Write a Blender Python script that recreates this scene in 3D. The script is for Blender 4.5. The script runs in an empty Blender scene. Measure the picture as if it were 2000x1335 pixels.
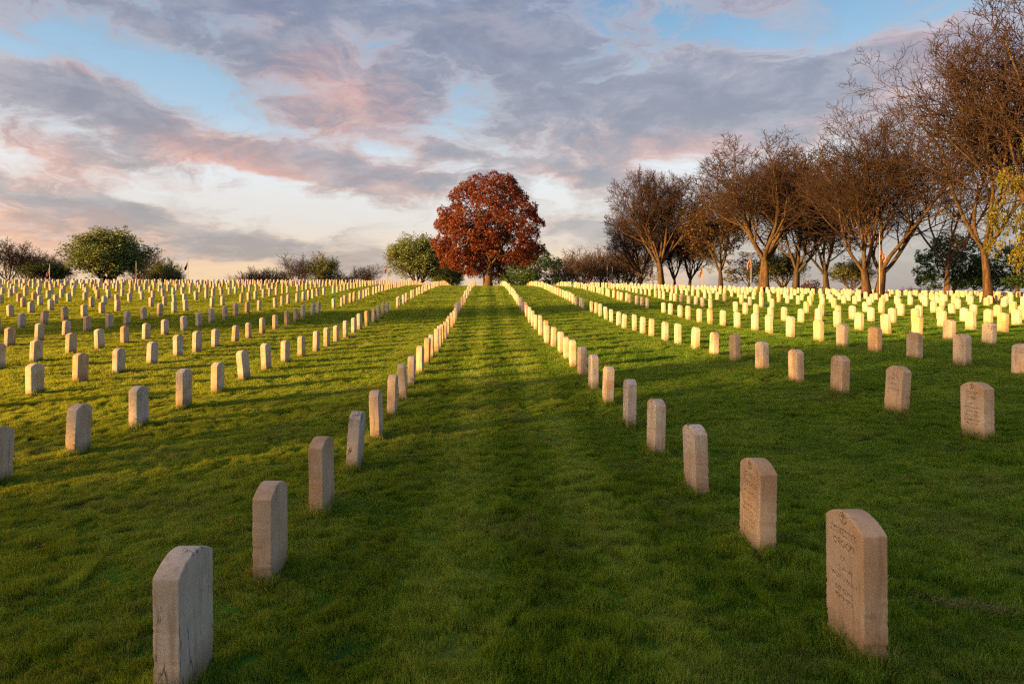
import bpy, bmesh, math, random
import numpy as np
from mathutils import Vector, Matrix, Quaternion

random.seed(7)
C = bpy.context.scene.collection
SC = bpy.context.scene
R = math.radians

# ------------------------------------------------------------------ camera
EYE = 1.5
F = 1290.0                       # focal length in pixels of a 2000 px wide picture
HOR, VPX = 600.0, 950.0          # horizon line, vanishing point of the grave rows
cam = bpy.data.cameras.new("camera")
cam.sensor_width = 36.0
cam.lens = F / 2000.0 * 36.0
cam.shift_x = (1000.0 - VPX) / 2000.0
cam.shift_y = -(667.5 - HOR) / 2000.0
cam.clip_start = 0.05
cam.clip_end = 6000.0
camo = bpy.data.objects.new("camera", cam)
camo.location = (0, 0, EYE)
camo.rotation_euler = (R(90), 0, 0)
C.objects.link(camo)
SC.camera = camo

# ------------------------------------------------------------------ light
SUN_EL = 8.5
SUN_IN = 25.0                    # the light travels towards +X, turned this much towards +Y
ce = math.cos(R(SUN_EL))
SUN_DIR = Vector((math.cos(R(SUN_IN)) * ce, math.sin(R(SUN_IN)) * ce, -math.sin(R(SUN_EL))))
TO_SUN = -SUN_DIR
sun = bpy.data.lights.new("sun", 'SUN')
sun.energy = 5.0
sun.angle = R(0.6)
sun.color = (1.0, 0.52, 0.13)
suno = bpy.data.objects.new("sun", sun)
suno.rotation_euler = SUN_DIR.to_track_quat('-Z', 'Y').to_euler()
suno.location = (-20, -10, 15)
C.objects.link(suno)

SC.view_settings.view_transform = 'Standard'
SC.view_settings.look = 'None'
SC.view_settings.gamma = 1.0
SC.view_settings.exposure = 1.95
SC.view_settings.use_curve_mapping = False
SC.cycles.use_denoising = False
SC.cycles.filter_width = 1.3


def lin(r, g, b):
    f = lambda c: (c / 255 / 12.92) if c / 255 <= 0.04045 else ((c / 255 + 0.055) / 1.055) ** 2.4
    return (f(r), f(g), f(b), 1.0)


# ------------------------------------------------------------------ world
world = bpy.data.worlds.new("World")
SC.world = world
world.use_nodes = True
WT = world.node_tree
WT.nodes.clear()


class NT:
    """small node tree helper"""
    def __init__(s, t):
        s.t = t

    def n(s, typ, **kw):
        nd = s.t.nodes.new(typ)
        for k, v in kw.items():
            setattr(nd, k, v)
        return nd

    def put(s, sock, v):
        if isinstance(v, bpy.types.NodeSocket):
            s.t.links.new(v, sock)
        else:
            sock.default_value = v

    def m(s, op, a, b=None, c=None, clamp=False):
        nd = s.n('ShaderNodeMath', operation=op)
        nd.use_clamp = clamp
        s.put(nd.inputs[0], a)
        if b is not None:
            s.put(nd.inputs[1], b)
        if c is not None:
            s.put(nd.inputs[2], c)
        return nd.outputs[0]

    def v(s, op, a, b=None):
        nd = s.n('ShaderNodeVectorMath', operation=op)
        s.put(nd.inputs[0], a)
        if b is not None:
            s.put(nd.inputs[1], b)
        return nd.outputs['Value'] if op in ('DOT_PRODUCT', 'LENGTH') else nd.outputs[0]

    def noise(s, vec, scale, detail=4, rough=0.55, dist=0.0, col=False):
        nd = s.n('ShaderNodeTexNoise')
        s.put(nd.inputs['Vector'], vec)
        nd.inputs['Scale'].default_value = scale
        nd.inputs['Detail'].default_value = detail
        nd.inputs['Roughness'].default_value = rough
        nd.inputs['Distortion'].default_value = dist
        return nd.outputs['Color'] if col else nd.outputs[0]

    def mix(s, f, a, b):
        nd = s.n('ShaderNodeMix', data_type='RGBA')
        s.put(nd.inputs[0], f)
        s.put(nd.inputs[6], a)
        s.put(nd.inputs[7], b)
        return nd.outputs[2]

    def ss(s, x, lo, hi):
        nd = s.n('ShaderNodeMapRange', interpolation_type='SMOOTHSTEP')
        s.put(nd.inputs[0], x)
        nd.inputs[1].default_value = lo
        nd.inputs[2].default_value = hi
        return nd.outputs[0]

    def ramp(s, x, stops):
        nd = s.n('ShaderNodeValToRGB')
        s.put(nd.inputs[0], x)
        e = nd.color_ramp.elements
        while len(e) > 1:
            e.remove(e[0])
        e[0].position, e[0].color = stops[0]
        for p, c in stops[1:]:
            el = e.new(p)
            el.color = c
        return nd.outputs[0]


def build_world():
    w = NT(WT)
    tc = w.n('ShaderNodeTexCoord')
    D = w.v('NORMALIZE', tc.outputs['Generated'])
    sep = w.n('ShaderNodeSeparateXYZ')
    w.put(sep.inputs[0], D)
    x, y, z = sep.outputs
    hz = w.m('SQRT', w.m('ADD', w.m('MULTIPLY', x, x), w.m('MULTIPLY', y, y)))
    az = w.m('ARCTAN2', x, y)
    el = w.m('DIVIDE', z, w.m('MAXIMUM', hz, 0.02))
    # flat cloud deck seen in perspective
    zz = w.m('ADD', w.m('MAXIMUM', z, 0.0), 0.20)
    cb = w.n('ShaderNodeCombineXYZ')
    w.put(cb.inputs[0], w.m('DIVIDE', x, zz))
    w.put(cb.inputs[1], w.m('DIVIDE', y, zz))
    w.put(cb.inputs[2], w.m('MULTIPLY', z, 2.0))
    P = cb.outputs[0]
    warp = w.noise(P, 0.9, 4, 0.6, col=True)
    warpf = w.noise(P, 3.2, 5, 0.62, col=True)
    q = w.n('ShaderNodeCombineXYZ')
    w.put(q.inputs[0], az)
    w.put(q.inputs[1], el)
    Q = q.outputs[0]
    Q = w.v('ADD', Q, w.v('MULTIPLY', w.v('SUBTRACT', warp, (0.5, 0.5, 0.5)), (0.16, 0.07, 0)))
    Q = w.v('ADD', Q, w.v('MULTIPLY', w.v('SUBTRACT', warpf, (0.5, 0.5, 0.5)), (0.11, 0.06, 0)))

    def blob(px, py, sx, sy, k, wt):
        a = math.atan((px - VPX) / F)
        e = (HOR - py) / F * math.cos(a)
        sa = sx / F * math.cos(a) ** 2
        sb = sy / F * math.cos(a)
        kk = -k
        d = w.v('SUBTRACT', Q, (a, e, 0))
        u = w.v('DOT_PRODUCT', d, (1 / sa, 0, 0))
        v = w.v('DOT_PRODUCT', d, (-kk / sb, 1 / sb, 0))
        r2 = w.m('MULTIPLY_ADD', u, u, w.m('MULTIPLY', v, v))
        g = w.m('POWER', 2.718, w.m('MULTIPLY', r2, -0.7))
        return w.m('MULTIPLY', g, wt)

    def total(lst):
        acc = None
        for b in lst:
            g = blob(*b)
            acc = g if acc is None else w.m('ADD', acc, g)
        return acc

    cover = total([
        (170, 190, 240, 50, .2, 1.25), (60, 285, 120, 34, .2, .8), (420, 282, 180, 30, .2, .75),
        (640, 325, 270, 30, .14, .8), (310, 350, 140, 24, .1, .9), (100, 375, 180, 28, .2, .9),
        (220, 420, 130, 22, .2, .95), (540, 478, 380, 34, .10, 1.3), (50, 440, 130, 24, .1, .9), (120, 490, 260, 20, 0, .5),
        (690, 200, 170, 120, .35, .9), (760, 15, 420, 55, 0, .8), (240, 25, 210, 45, 0.1, .6),
        (1090, 95, 200, 65, .1, .8), (1250, 205, 330, 60, .03, .95), (1300, 290, 270, 50, 0, .8),
        (1600, 150, 230, 45, .05, .8), (1810, 150, 120, 80, -.1, .7), (1130, 335, 100, 20, .25, .7),
        (1130, 425, 120, 40, 0, .7), (570, 205, 100, 28, .1, .6), (940, 330, 110, 40, .1, .4),
        (1650, 470, 420, 90, 0, .85), (700, 440, 60, 16, 0, .4), (640, 385, 60, 10, .2, .4),
    ])
    clear = total([
        (350, 140, 230, 42, .2, .7), (455, 235, 70, 38, .3, 1.0), (760, 300, 140, 22, .16, .9),
        (560, 405, 210, 30, .1, .9), (900, 235, 80, 32, .2, .7), (30, 85, 110, 28, .2, .7),
        (1450, 60, 160, 55, 0, .45), (1720, 60, 160, 50, -.1, .5), (1120, 385, 90, 26, .1, .8),
        (400, 530, 330, 16, 0, .6), (1100, 150, 120, 30, .2, .5), (1290, 45, 110, 40, 0, .5), (650, 440, 60, 26, .1, .4), (180, 325, 130, 16, .1, .6), (520, 345, 60, 14, .1, .4),
    ])
    fb = w.noise(P, 0.75, 7, 0.6, 0.5)
    fb2 = w.noise(P, 2.6, 6, 0.62, 0.4)
    dens = w.m('ADD', w.m('SUBTRACT', cover, clear), w.m('MULTIPLY', w.m('SUBTRACT', fb, 0.45), 1.5))
    dens = w.m('ADD', dens, w.m('MULTIPLY', w.m('SUBTRACT', fb2, 0.5), 1.5))
    lump = w.noise(w.v('MULTIPLY', Q, (1, 2.0, 1)), 8.5, 9, 0.64, 0.6)
    dens = w.m('ADD', dens, w.m('MULTIPLY', w.m('SUBTRACT', lump, 0.47), 4.6))
    M = w.m('MULTIPLY', w.ss(dens, -0.3, 1.0), 0.92)
    pink = total([
        (60, 290, 130, 36, .2, .8), (410, 290, 170, 30, .2, .9), (600, 330, 200, 26, .1, .5), (310, 352, 120, 18, .1, .8),
        (120, 350, 110, 20, .1, .5), (220, 422, 100, 20, .2, .8), (60, 440, 130, 40, .1, .8), (680, 180, 130, 100, .3, .9),
        (1300, 290, 220, 45, 0, .55), (1810, 130, 120, 70, -.1, .85), (150, 480, 250, 40, 0, .7),
        (240, 175, 160, 16, .3, .4), (1080, 340, 80, 16, .2, .4),
    ])
    fb3 = w.noise(w.v('ADD', P, (3.1, 7.7, 1.3)), 1.5, 5, 0.6)
    pk = w.m('ADD', pink, w.m('MULTIPLY', w.m('SUBTRACT', fb3, 0.5), 1.3))
    pk = w.m('SUBTRACT', pk, w.m('MULTIPLY', w.ss(dens, 0.5, 1.6), 0.45))
    pk = w.m('ADD', pk, 0.12, clamp=True)
    # clear sky between the clouds: warm at the horizon, white, then blue
    t = w.m('ADD', el, w.m('MULTIPLY', w.m('SUBTRACT', fb2, 0.5), 0.06))
    sky = w.ramp(w.m('MULTIPLY', t, 1.6), [
        (0.0, lin(250, 212, 170)), (0.10, lin(250, 214, 180)), (0.20, lin(236, 226, 220)), (0.32, lin(240, 243, 246)),
        (0.45, lin(176, 206, 230)), (0.62, lin(140, 184, 218)), (0.80, lin(104, 152, 200)), (1.0, lin(80, 128, 182))])
    low = w.ramp(w.m('MULTIPLY', el, 1.6), [
        (0.0, lin(205, 172, 160)), (0.2, lin(172, 160, 160)), (0.45, lin(140, 136, 152)), (0.8, lin(122, 138, 172)), (1.0, lin(112, 134, 174))])
    pinkc = w.ramp(w.m('MULTIPLY', el, 1.6), [
        (0.0, lin(246, 196, 164)), (0.25, lin(234, 160, 134)), (0.6, lin(222, 164, 152)), (1.0, lin(190, 180, 198))])
    cloud = w.mix(pk, low, pinkc)
    cloud = w.mix(w.m('MULTIPLY', w.ss(dens, 0.75, 1.9), 0.5), cloud, lin(96, 94, 122))
    fb4 = w.noise(P, 5.5, 6, 0.65, 0.3)
    cloud = w.mix(w.m('MULTIPLY', w.ss(fb4, 0.42, 0.72), 0.35), cloud, lin(214, 204, 210))
    edge = w.m('MULTIPLY', w.m('MULTIPLY', M, w.m('SUBTRACT', 1.0, M)), 1.2)
    cloud = w.mix(edge, cloud, lin(244, 222, 208))
    # darker lavender air low on the side away from the sun
    east = w.m('MULTIPLY', w.ss(az, 0.1, 0.55), w.ss(w.m('MULTIPLY', el, -1.0), -0.22, -0.02))
    col = w.mix(M, sky, cloud)
    col = w.mix(w.m('MULTIPLY', east, 0.75), col, lin(148, 146, 158))
    # warm glow of the low sun
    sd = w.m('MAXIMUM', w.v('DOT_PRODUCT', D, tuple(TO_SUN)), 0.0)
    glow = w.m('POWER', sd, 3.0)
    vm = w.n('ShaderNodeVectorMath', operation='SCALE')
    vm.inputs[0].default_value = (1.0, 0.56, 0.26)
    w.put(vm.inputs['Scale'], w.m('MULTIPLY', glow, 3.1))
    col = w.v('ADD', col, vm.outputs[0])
    below = w.ss(el, -0.03, 0.0)
    col = w.mix(below, (0.05, 0.06, 0.03, 1), col)
    nsk = w.n('ShaderNodeTexSky', sky_type='NISHITA')
    nsk.sun_disc = False
    nsk.sun_elevation = R(SUN_EL)
    nsk.sun_rotation = R(180 + (90 - SUN_IN))
    nsk.air_density = 1.0
    nsk.dust_density = 1.5
    b1 = w.n('ShaderNodeBackground')
    w.put(b1.inputs[0], nsk.outputs[0])
    b1.inputs[1].default_value = 0.10
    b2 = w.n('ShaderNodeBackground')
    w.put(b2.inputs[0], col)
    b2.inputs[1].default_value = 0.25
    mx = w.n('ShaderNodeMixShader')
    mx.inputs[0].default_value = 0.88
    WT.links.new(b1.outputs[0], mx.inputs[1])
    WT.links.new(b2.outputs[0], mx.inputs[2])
    out = w.n('ShaderNodeOutputWorld')
    WT.links.new(mx.outputs[0], out.inputs[0])


build_world()

# ------------------------------------------------------------------ helpers


def tag(o, label=None, cat=None, group=None, kind=None):
    if label: o['label'] = label
    if cat: o['category'] = cat
    if group: o['group'] = group
    if kind: o['kind'] = kind
    return o


def link(name, me, mat=None, parent=None, loc=None):
    o = bpy.data.objects.new(name, me)
    C.objects.link(o)
    if mat is not None and len(me.materials) == 0:
        me.materials.append(mat)
    if parent is not None:
        o.parent = parent
    if loc is not None:
        o.location = loc
    return o


def empty(name, loc=(0, 0, 0)):
    o = bpy.data.objects.new(name, None)
    o.empty_display_size = 0.3
    C.objects.link(o)
    o.location = loc
    return o


def np_mesh(name, verts, faces, mat=None, smooth=False):
    """faces: (n,3) or (n,4) array"""
    me = bpy.data.meshes.new(name)
    verts = np.asarray(verts, dtype=np.float32)
    faces = np.asarray(faces, dtype=np.int32)
    k = faces.shape[1]
    me.vertices.add(len(verts))
    me.vertices.foreach_set("co", verts.ravel())
    me.loops.add(faces.size)
    me.loops.foreach_set("vertex_index", faces.ravel())
    me.polygons.add(len(faces))
    me.polygons.foreach_set("loop_start", np.arange(0, faces.size, k, dtype=np.int32))
    me.polygons.foreach_set("loop_total", np.full(len(faces), k, dtype=np.int32))
    if smooth:
        me.polygons.foreach_set("use_smooth", np.ones(len(faces), dtype=bool))
    me.update(calc_edges=True)
    if mat is not None:
        me.materials.append(mat)
    return me


def new_mat(name):
    m = bpy.data.materials.new(name)
    m.use_nodes = True
    m.node_tree.nodes.clear()
    return m, NT(m.node_tree)


def finish(w, col, rough=0.8, bump=None, bump_s=0.2, bump_d=0.01, trans=None, spec=0.3):
    p = w.n('ShaderNodeBsdfPrincipled')
    w.put(p.inputs['Base Color'], col)
    w.put(p.inputs['Roughness'], rough)
    p.inputs['Specular IOR Level'].default_value = spec
    if bump is not None:
        b = w.n('ShaderNodeBump')
        b.inputs['Strength'].default_value = bump_s
        b.inputs['Distance'].default_value = bump_d
        w.put(b.inputs['Height'], bump)
        w.put(p.inputs['Normal'], b.outputs[0])
    out = w.n('ShaderNodeOutputMaterial')
    res = p.outputs[0]
    if trans is not None:
        tr = w.n('ShaderNodeBsdfTranslucent')
        w.put(tr.inputs[0], trans[0])
        mx = w.n('ShaderNodeMixShader')
        mx.inputs[0].default_value = trans[1]
        w.t.links.new(res, mx.inputs[1])
        w.t.links.new(tr.outputs[0], mx.inputs[2])
        res = mx.outputs[0]
    w.t.links.new(res, out.inputs[0])


# value noise in numpy ------------------------------------------------
def vnoise(x, y, seed=0):
    xi = np.floor(x).astype(np.int64)
    yi = np.floor(y).astype(np.int64)
    fx = x - xi
    fy = y - yi
    fx = fx * fx * (3 - 2 * fx)
    fy = fy * fy * (3 - 2 * fy)

    def h(a, b):
        n = (a * 374761393 + b * 668265263 + seed * 982451653) & 0x7fffffff
        n = (n ^ (n >> 13)) * 1274126177 & 0x7fffffff
        return ((n ^ (n >> 16)) & 0xffff) / 65535.0
    a = h(xi, yi); b = h(xi + 1, yi); c = h(xi, yi + 1); d = h(xi + 1, yi + 1)
    return (a + (b - a) * fx) * (1 - fy) + (c + (d - c) * fx) * fy - 0.5


# ------------------------------------------------------------------ terrain heights (relative to the eye, metres)
TX = np.array([-200, -60, -25, -13, -4.4, -1.2, 1.7, 4.7, 7.8, 14, 30, 60, 200.])
TY = np.array([-200, 2.5, 5, 7, 10, 13, 16, 20, 24, 28, 33, 43, 53, 62, 70, 80, 100, 160, 400, 3000.])
_far_l = [1.9, 2.3, 2.6, 2.6, 1.6, -2, -12, -60]
TT = {
    -60: [-1.7, -1.65, -1.65, -1.65, -1.5, -1.4, -1.25, -1.02, -.74, -.30, .02, .85, 1.6, 2.15, 2.55, 2.8, 2.3, -1, -12, -60],
    -13: [-1.7, -1.62, -1.6, -1.58, -1.48, -1.38, -1.22, -.99, -.70, -.27, .02, .85, 1.58, 2.1, 2.45, 2.5, 2.0, -1, -12, -60],
    -4.4: [-1.6, -1.6, -1.6, -1.6, -1.44, -1.3, -1.18, -1.0, -.72, -.32, .0, .8, 1.5, 1.95, 2.25, 2.2, 1.5, -1, -12, -60],
    -1.2: [-1.5, -1.49, -1.49, -1.46, -1.31, -1.2, -1.07, -.93, -.68, -.35, -.02, .78, 1.5, 1.95, 2.25, 2.1, 1.2, -2, -12, -60],
    1.7: [-1.51, -1.51, -1.49, -1.45, -1.27, -1.13, -1.02, -.88, -.68, -.36, -.02, .78, 1.5, 1.95, 2.25, 2.1, 1.2, -2, -12, -60],
    4.7: [-1.32, -1.32, -1.29, -1.24, -1.11, -1.0, -.89, -.79, -.64, -.32, -.01, .75, 1.48, 1.95, 2.25, 2.1, 1.2, -2, -12, -60],
    7.8: [-1.15, -1.15, -1.12, -1.08, -.97, -.90, -.81, -.68, -.58, -.36, -.01, .7, 1.42, 1.9, 2.2, 2.1, 1.4, -2, -12, -60],
    14: [-1.0, -1.0, -1.0, -.98, -.92, -.85, -.77, -.62, -.5, -.33, -.04, .6, 1.3, 1.75, 2.0, 2.0, 1.4, -2, -12, -60],
    30: [-.9, -.9, -.9, -.9, -.85, -.8, -.72, -.6, -.48, -.33, -.06, .32, .9, 1.3, 1.5, 1.6, 1.2, -2, -12, -60],
    60: [-.9, -.9, -.9, -.9, -.85, -.8, -.72, -.62, -.5, -.35, -.14, .15, .45, .75, 1.0, 1.25, 1.0, -2, -12, -60],
}
TT[-200] = TT[-60]
TT[-25] = TT[-13]
TT[200] = TT[60]
TG = np.array([TT[int(x) if float(x).is_integer() else float(x)] for x in TX])   # (nx, ny)
GX = np.arange(-110, 110.01, 0.5)
GY = np.arange(-80, 130.01, 0.5)
_tmp = np.array([np.interp(GY, TY, row) for row in TG])
GZ = np.array([np.interp(GX, TX, _tmp[:, j]) for j in range(len(GY))]).T


def gsmooth(a, s, ax):
    k = np.exp(-0.5 * (np.arange(-int(3 * s), int(3 * s) + 1) / s) ** 2)
    k /= k.sum()
    p = len(k) // 2
    pad = [(0, 0), (0, 0)]
    pad[ax] = (p, p)
    b = np.pad(a, pad, mode='edge')
    return np.apply_along_axis(lambda v: np.convolve(v, k, 'valid'), ax, b)


GZ = gsmooth(gsmooth(GZ, 1.8, 0), 2.2, 1)


def bilinear(X, Y, gx, gy, g):
    X = np.clip(X, gx[0], gx[-1] - 1e-6)
    Y = np.clip(Y, gy[0], gy[-1] - 1e-6)
    fx = (X - gx[0]) / (gx[1] - gx[0]); fy = (Y - gy[0]) / (gy[1] - gy[0])
    i = fx.astype(int); j = fy.astype(int)
    fx = fx - i; fy = fy - j
    return (g[i, j] * (1 - fx) + g[i + 1, j] * fx) * (1 - fy) + (g[i, j + 1] * (1 - fx) + g[i + 1, j + 1] * fx) * fy


def ground_z(X, Y, micro=True):
    X = np.asarray(X, float); Y = np.asarray(Y, float)
    z = bilinear(X, Y, GX, GY, GZ)
    far = (Y > 129) | (Y < -79) | (np.abs(X) > 109)
    if np.any(far):
        zf = np.interp(np.clip(Y, -200, 3000), TY, TG[5])
        bx = np.clip((np.abs(X) - 109) / 80, 0, 1)
        by = np.clip((Y - 129) / 60, 0, 1)
        t = np.clip(bx + by, 0, 1)
        z = z * (1 - t) + zf * t
    if micro:
        fade = np.clip(1.4 - Y / 90, 0.3, 1)
        z = z + fade * np.clip(Y / 14, .45, 1) * (0.032 * vnoise(X * 1.3 + 5, Y * 1.5, 3) + 0.026 * vnoise(X * 2.7, Y * 3.1, 9) + 0.05 * vnoise(X * 0.35, Y * 0.4, 4))
    return z + EYE


def gz(x, y, micro=True):
    return float(ground_z(np.array([x]), np.array([y]), micro)[0])


def X_of(px, Y):
    return (px - VPX) * Y / F


# ------------------------------------------------------------------ materials
def grass_colour(w, pos, rnd, base=1.0):
    big = w.noise(pos, 0.55, 4, 0.6)
    mid = w.noise(pos, 2.6, 3, 0.6)
    small = w.noise(pos, 11.0, 3, 0.6)
    sep = w.n('ShaderNodeSeparateXYZ')
    w.put(sep.inputs[0], pos)
    # mower stripes running along the rows
    k = w.m('ADD', w.m('MULTIPLY', w.m('SUBTRACT', big, 0.5), 1.3), w.m('MULTIPLY', w.m('SUBTRACT', mid, 0.5), 1.1))
    k = w.m('ADD', k, w.m('MULTIPLY', w.m('SUBTRACT', small, 0.5), 0.7))
    aisle = w.m('SUBTRACT', 1.0, w.ss(w.m('ABSOLUTE', w.m('SUBTRACT', sep.outputs[0], 0.25)), 0.7, 1.3))
    st = w.m('SINE', w.m('MULTIPLY_ADD', w.m('ADD', sep.outputs[0], w.m('MULTIPLY', big, 0.25)), 6.283, 2.1))
    k = w.m('ADD', k, w.m('MULTIPLY', st, w.m('MULTIPLY_ADD', aisle, 0.38, 0.09)))
    k = w.m('ADD', k, w.m('MULTIPLY', w.m('SUBTRACT', rnd, 0.5), 1.3))
    k = w.m('ADD', k, 0.5, clamp=True)
    b = base
    hue = w.noise(w.v('ADD', pos, (31.0, 17.0, 0.0)), 1.1, 5, 0.65)
    out = w.ramp(k, [(0.0, (0.010 * b, 0.085 * b, 0.006 * b, 1)), (0.45, (0.036 * b, 0.190 * b, 0.009 * b, 1)),
                      (0.78, (0.110 * b, 0.310 * b, 0.016 * b, 1)), (1.0, (0.25 * b, 0.33 * b, 0.06 * b, 1))])
    out = w.mix(w.m('MULTIPLY', w.ss(hue, 0.50, 0.66), 0.55), out, (0.085 * b, 0.135 * b, 0.055 * b, 1))
    return w.mix(w.m('MULTIPLY', w.ss(w.m('SUBTRACT', 1.0, hue), 0.52, 0.68), 0.55), out, (0.012 * b, 0.085 * b, 0.010 * b, 1))


def mat_grass():
    m, w = new_mat("lawn_blades")
    g = w.n('ShaderNodeNewGeometry')
    col = grass_colour(w, g.outputs['Position'], g.outputs['Random Per Island'])
    finish(w, col, 0.55, trans=(w.mix(0.5, col, (0.62, 0.52, 0.006, 1)), 0.52), spec=0.35)
    return m


def mat_ground():
    m, w = new_mat("lawn_soil")
    g = w.n('ShaderNodeNewGeometry')
    n1 = w.noise(g.outputs['Position'], 30, 4, 0.7)
    col = grass_colour(w, g.outputs['Position'], n1, 0.55)
    col = w.mix(w.ss(n1, 0.5, 0.75), col, (0.035, 0.03, 0.018, 1))
    finish(w, col, 0.95, bump=n1, bump_s=0.6, bump_d=0.03, spec=0.1)
    return m


def mat_stone(name, base, stain, vein, seed):
    m, w = new_mat(name)
    tc = w.n('ShaderNodeTexCoord')
    oi = w.n('ShaderNodeObjectInfo')
    off = w.n('ShaderNodeVectorMath', operation='SCALE')
    off.inputs[0].default_value = (7.3, 3.1, 5.7)
    w.put(off.inputs['Scale'], w.m('ADD', oi.outputs['Random'], seed))
    o = w.v('ADD', tc.outputs['Object'], off.outputs[0])
    big = w.noise(o, 3.5, 4, 0.6)
    fine = w.noise(o, 60, 4, 0.75)
    grain = w.noise(o, 230, 2, 0.6)
    streak = w.noise(w.v('MULTIPLY', o, (22, 22, 2.6)), 1.0, 5, 0.65, 0.6)
    col = w.mix(w.ss(big, 0.35, 0.7), base, stain)
    col = w.mix(w.m('MULTIPLY', w.m('SUBTRACT', oi.outputs['Random'], 0.5), 0.5), col, stain)
    col = w.mix(w.m('MULTIPLY', w.ss(fine, 0.45, 0.72), 0.2), col, tuple(c * 0.55 for c in stain[:3]) + (1,))
    col = w.mix(w.m('MULTIPLY', w.ss(grain, 0.55, 0.75), 0.12), col, (0.12, 0.10, 0.08, 1))
    # vertical weathering and dark veins
    col = w.mix(w.m('MULTIPLY', w.ss(streak, 0.48, 0.70), 0.62), col, (0.30, 0.20, 0.12, 1))
    vn = w.noise(w.v('MULTIPLY', o, (7, 7, 1.3)), 1.5, 5, 0.55, 0.5)
    line = w.m('SUBTRACT', 1.0, w.ss(w.m('ABSOLUTE', w.m('SUBTRACT', vn, 0.5)), 0.0, 0.022))
    patch = w.ss(w.noise(o, 6.0, 3, 0.6), 0.5, 0.62)
    col = w.mix(w.m('MULTIPLY', w.m('MULTIPLY', line, patch), vein), col, (0.05, 0.045, 0.045, 1))
    # splashed soil and algae at the foot
    sp = w.n('ShaderNodeSeparateXYZ')
    w.put(sp.inputs[0], tc.outputs['Object'])
    foot = w.m('SUBTRACT', 1.0, w.ss(w.m('ADD', sp.outputs[2], w.m('MULTIPLY', fine, -0.08)), 0.0, 0.13))
    col = w.mix(w.m('MULTIPLY', foot, 0.65), col, (0.16, 0.11, 0.06, 1))
    h = w.m('ADD', w.m('MULTIPLY', fine, 0.7), w.m('MULTIPLY', grain, 0.4))
    geo = w.n('ShaderNodeNewGeometry')
    col = w.mix(w.m('MULTIPLY', geo.outputs['Random Per Island'], 0.22), col, tuple(c * 0.45 for c in stain[:3]) + (1,))
    finish(w, col, 0.85, bump=h, bump_s=0.16, bump_d=0.003, spec=0.2)
    return m


M_STONE = [
    mat_stone("marble_cream", (0.64, 0.57, 0.47, 1), (0.50, 0.36, 0.23, 1), 0.25, 1.0),
    mat_stone("marble_peach", (0.58, 0.47, 0.34, 1), (0.47, 0.31, 0.17, 1), 0.2, 3.0),
    mat_stone("marble_grey", (0.60, 0.56, 0.50, 1), (0.44, 0.39, 0.32, 1), 0.6, 5.0),
    mat_stone("marble_veined", (0.60, 0.54, 0.46, 1), (0.44, 0.37, 0.27, 1), 1.0, 8.0),
]
STONE_WORD = ["cream marble", "peach toned marble", "pale grey marble", "dark veined marble"]


def mat_simple(name, col, rough=0.7, var=0.3, scale=20, bump=0.3, spec=0.3, metallic=0.0):
    m, w = new_mat(name)
    tc = w.n('ShaderNodeTexCoord')
    n1 = w.noise(tc.outputs['Object'], scale, 4, 0.6)
    c = w.mix(w.m('MULTIPLY', n1, var), col, tuple(v * 0.4 for v in col[:3]) + (1,))
    finish(w, c, rough, bump=n1, bump_s=bump, bump_d=0.02, spec=spec)
    if metallic:
        for nd in m.node_tree.nodes:
            if nd.type == 'BSDF_PRINCIPLED':
                nd.inputs['Metallic'].default_value = metallic
    return m


M_CARVE = mat_simple("carved_letter_shade", (0.28, 0.19, 0.125, 1), 0.95, 0.2, 80)  # darker than the stone: shade of the letter grooves put into the colour
M_CARVE_D = mat_simple("carved_emblem_shade", (0.24, 0.16, 0.10, 1), 0.95, 0.2, 80)  # same for the emblems, groove shade painted as a darker tone


def mat_bark(name, a, b):
    m, w = new_mat(name)
    tc = w.n('ShaderNodeTexCoord')
    o = tc.outputs['Object']
    n1 = w.noise(w.v('MULTIPLY', o, (9, 9, 1.6)), 1.0, 5, 0.7)
    n2 = w.noise(o, 0.8, 3)
    c = w.mix(w.ss(n1, 0.35, 0.65), a, b)
    c = w.mix(w.m('MULTIPLY', n2, 0.4), c, (0.05, 0.045, 0.03, 1))
    finish(w, c, 0.95, bump=n1, bump_s=0.9, bump_d=0.08, spec=0.1)
    return m


M_BARK = mat_bark("bark_brown", (0.038, 0.025, 0.017, 1), (0.12, 0.074, 0.042, 1))
M_BARK_D = mat_bark("bark_dark", (0.030, 0.024, 0.020, 1), (0.085, 0.065, 0.05, 1))
M_TWIG = mat_simple("twig_bark", (0.050, 0.032, 0.026, 1), 0.9, 0.5, 3, 0.1, 0.1)
M_TWIG_D = mat_simple("twig_bark_dark", (0.065, 0.046, 0.040, 1), 0.9, 0.5, 3, 0.1, 0.1)


def mat_leaf(name, stops, tr, trc):
    m, w = new_mat(name)
    g = w.n('ShaderNodeNewGeometry')
    n1 = w.noise(g.outputs['Position'], 0.9, 4, 0.6)
    k = w.m('ADD', w.m('MULTIPLY', g.outputs['Random Per Island'], 0.6), w.m('MULTIPLY', w.m('SUBTRACT', n1, 0.3), 1.0), clamp=True)
    c = w.ramp(k, stops)
    finish(w, c, 0.55, trans=(w.mix(0.5, c, trc), tr), spec=0.25)
    return m


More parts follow.
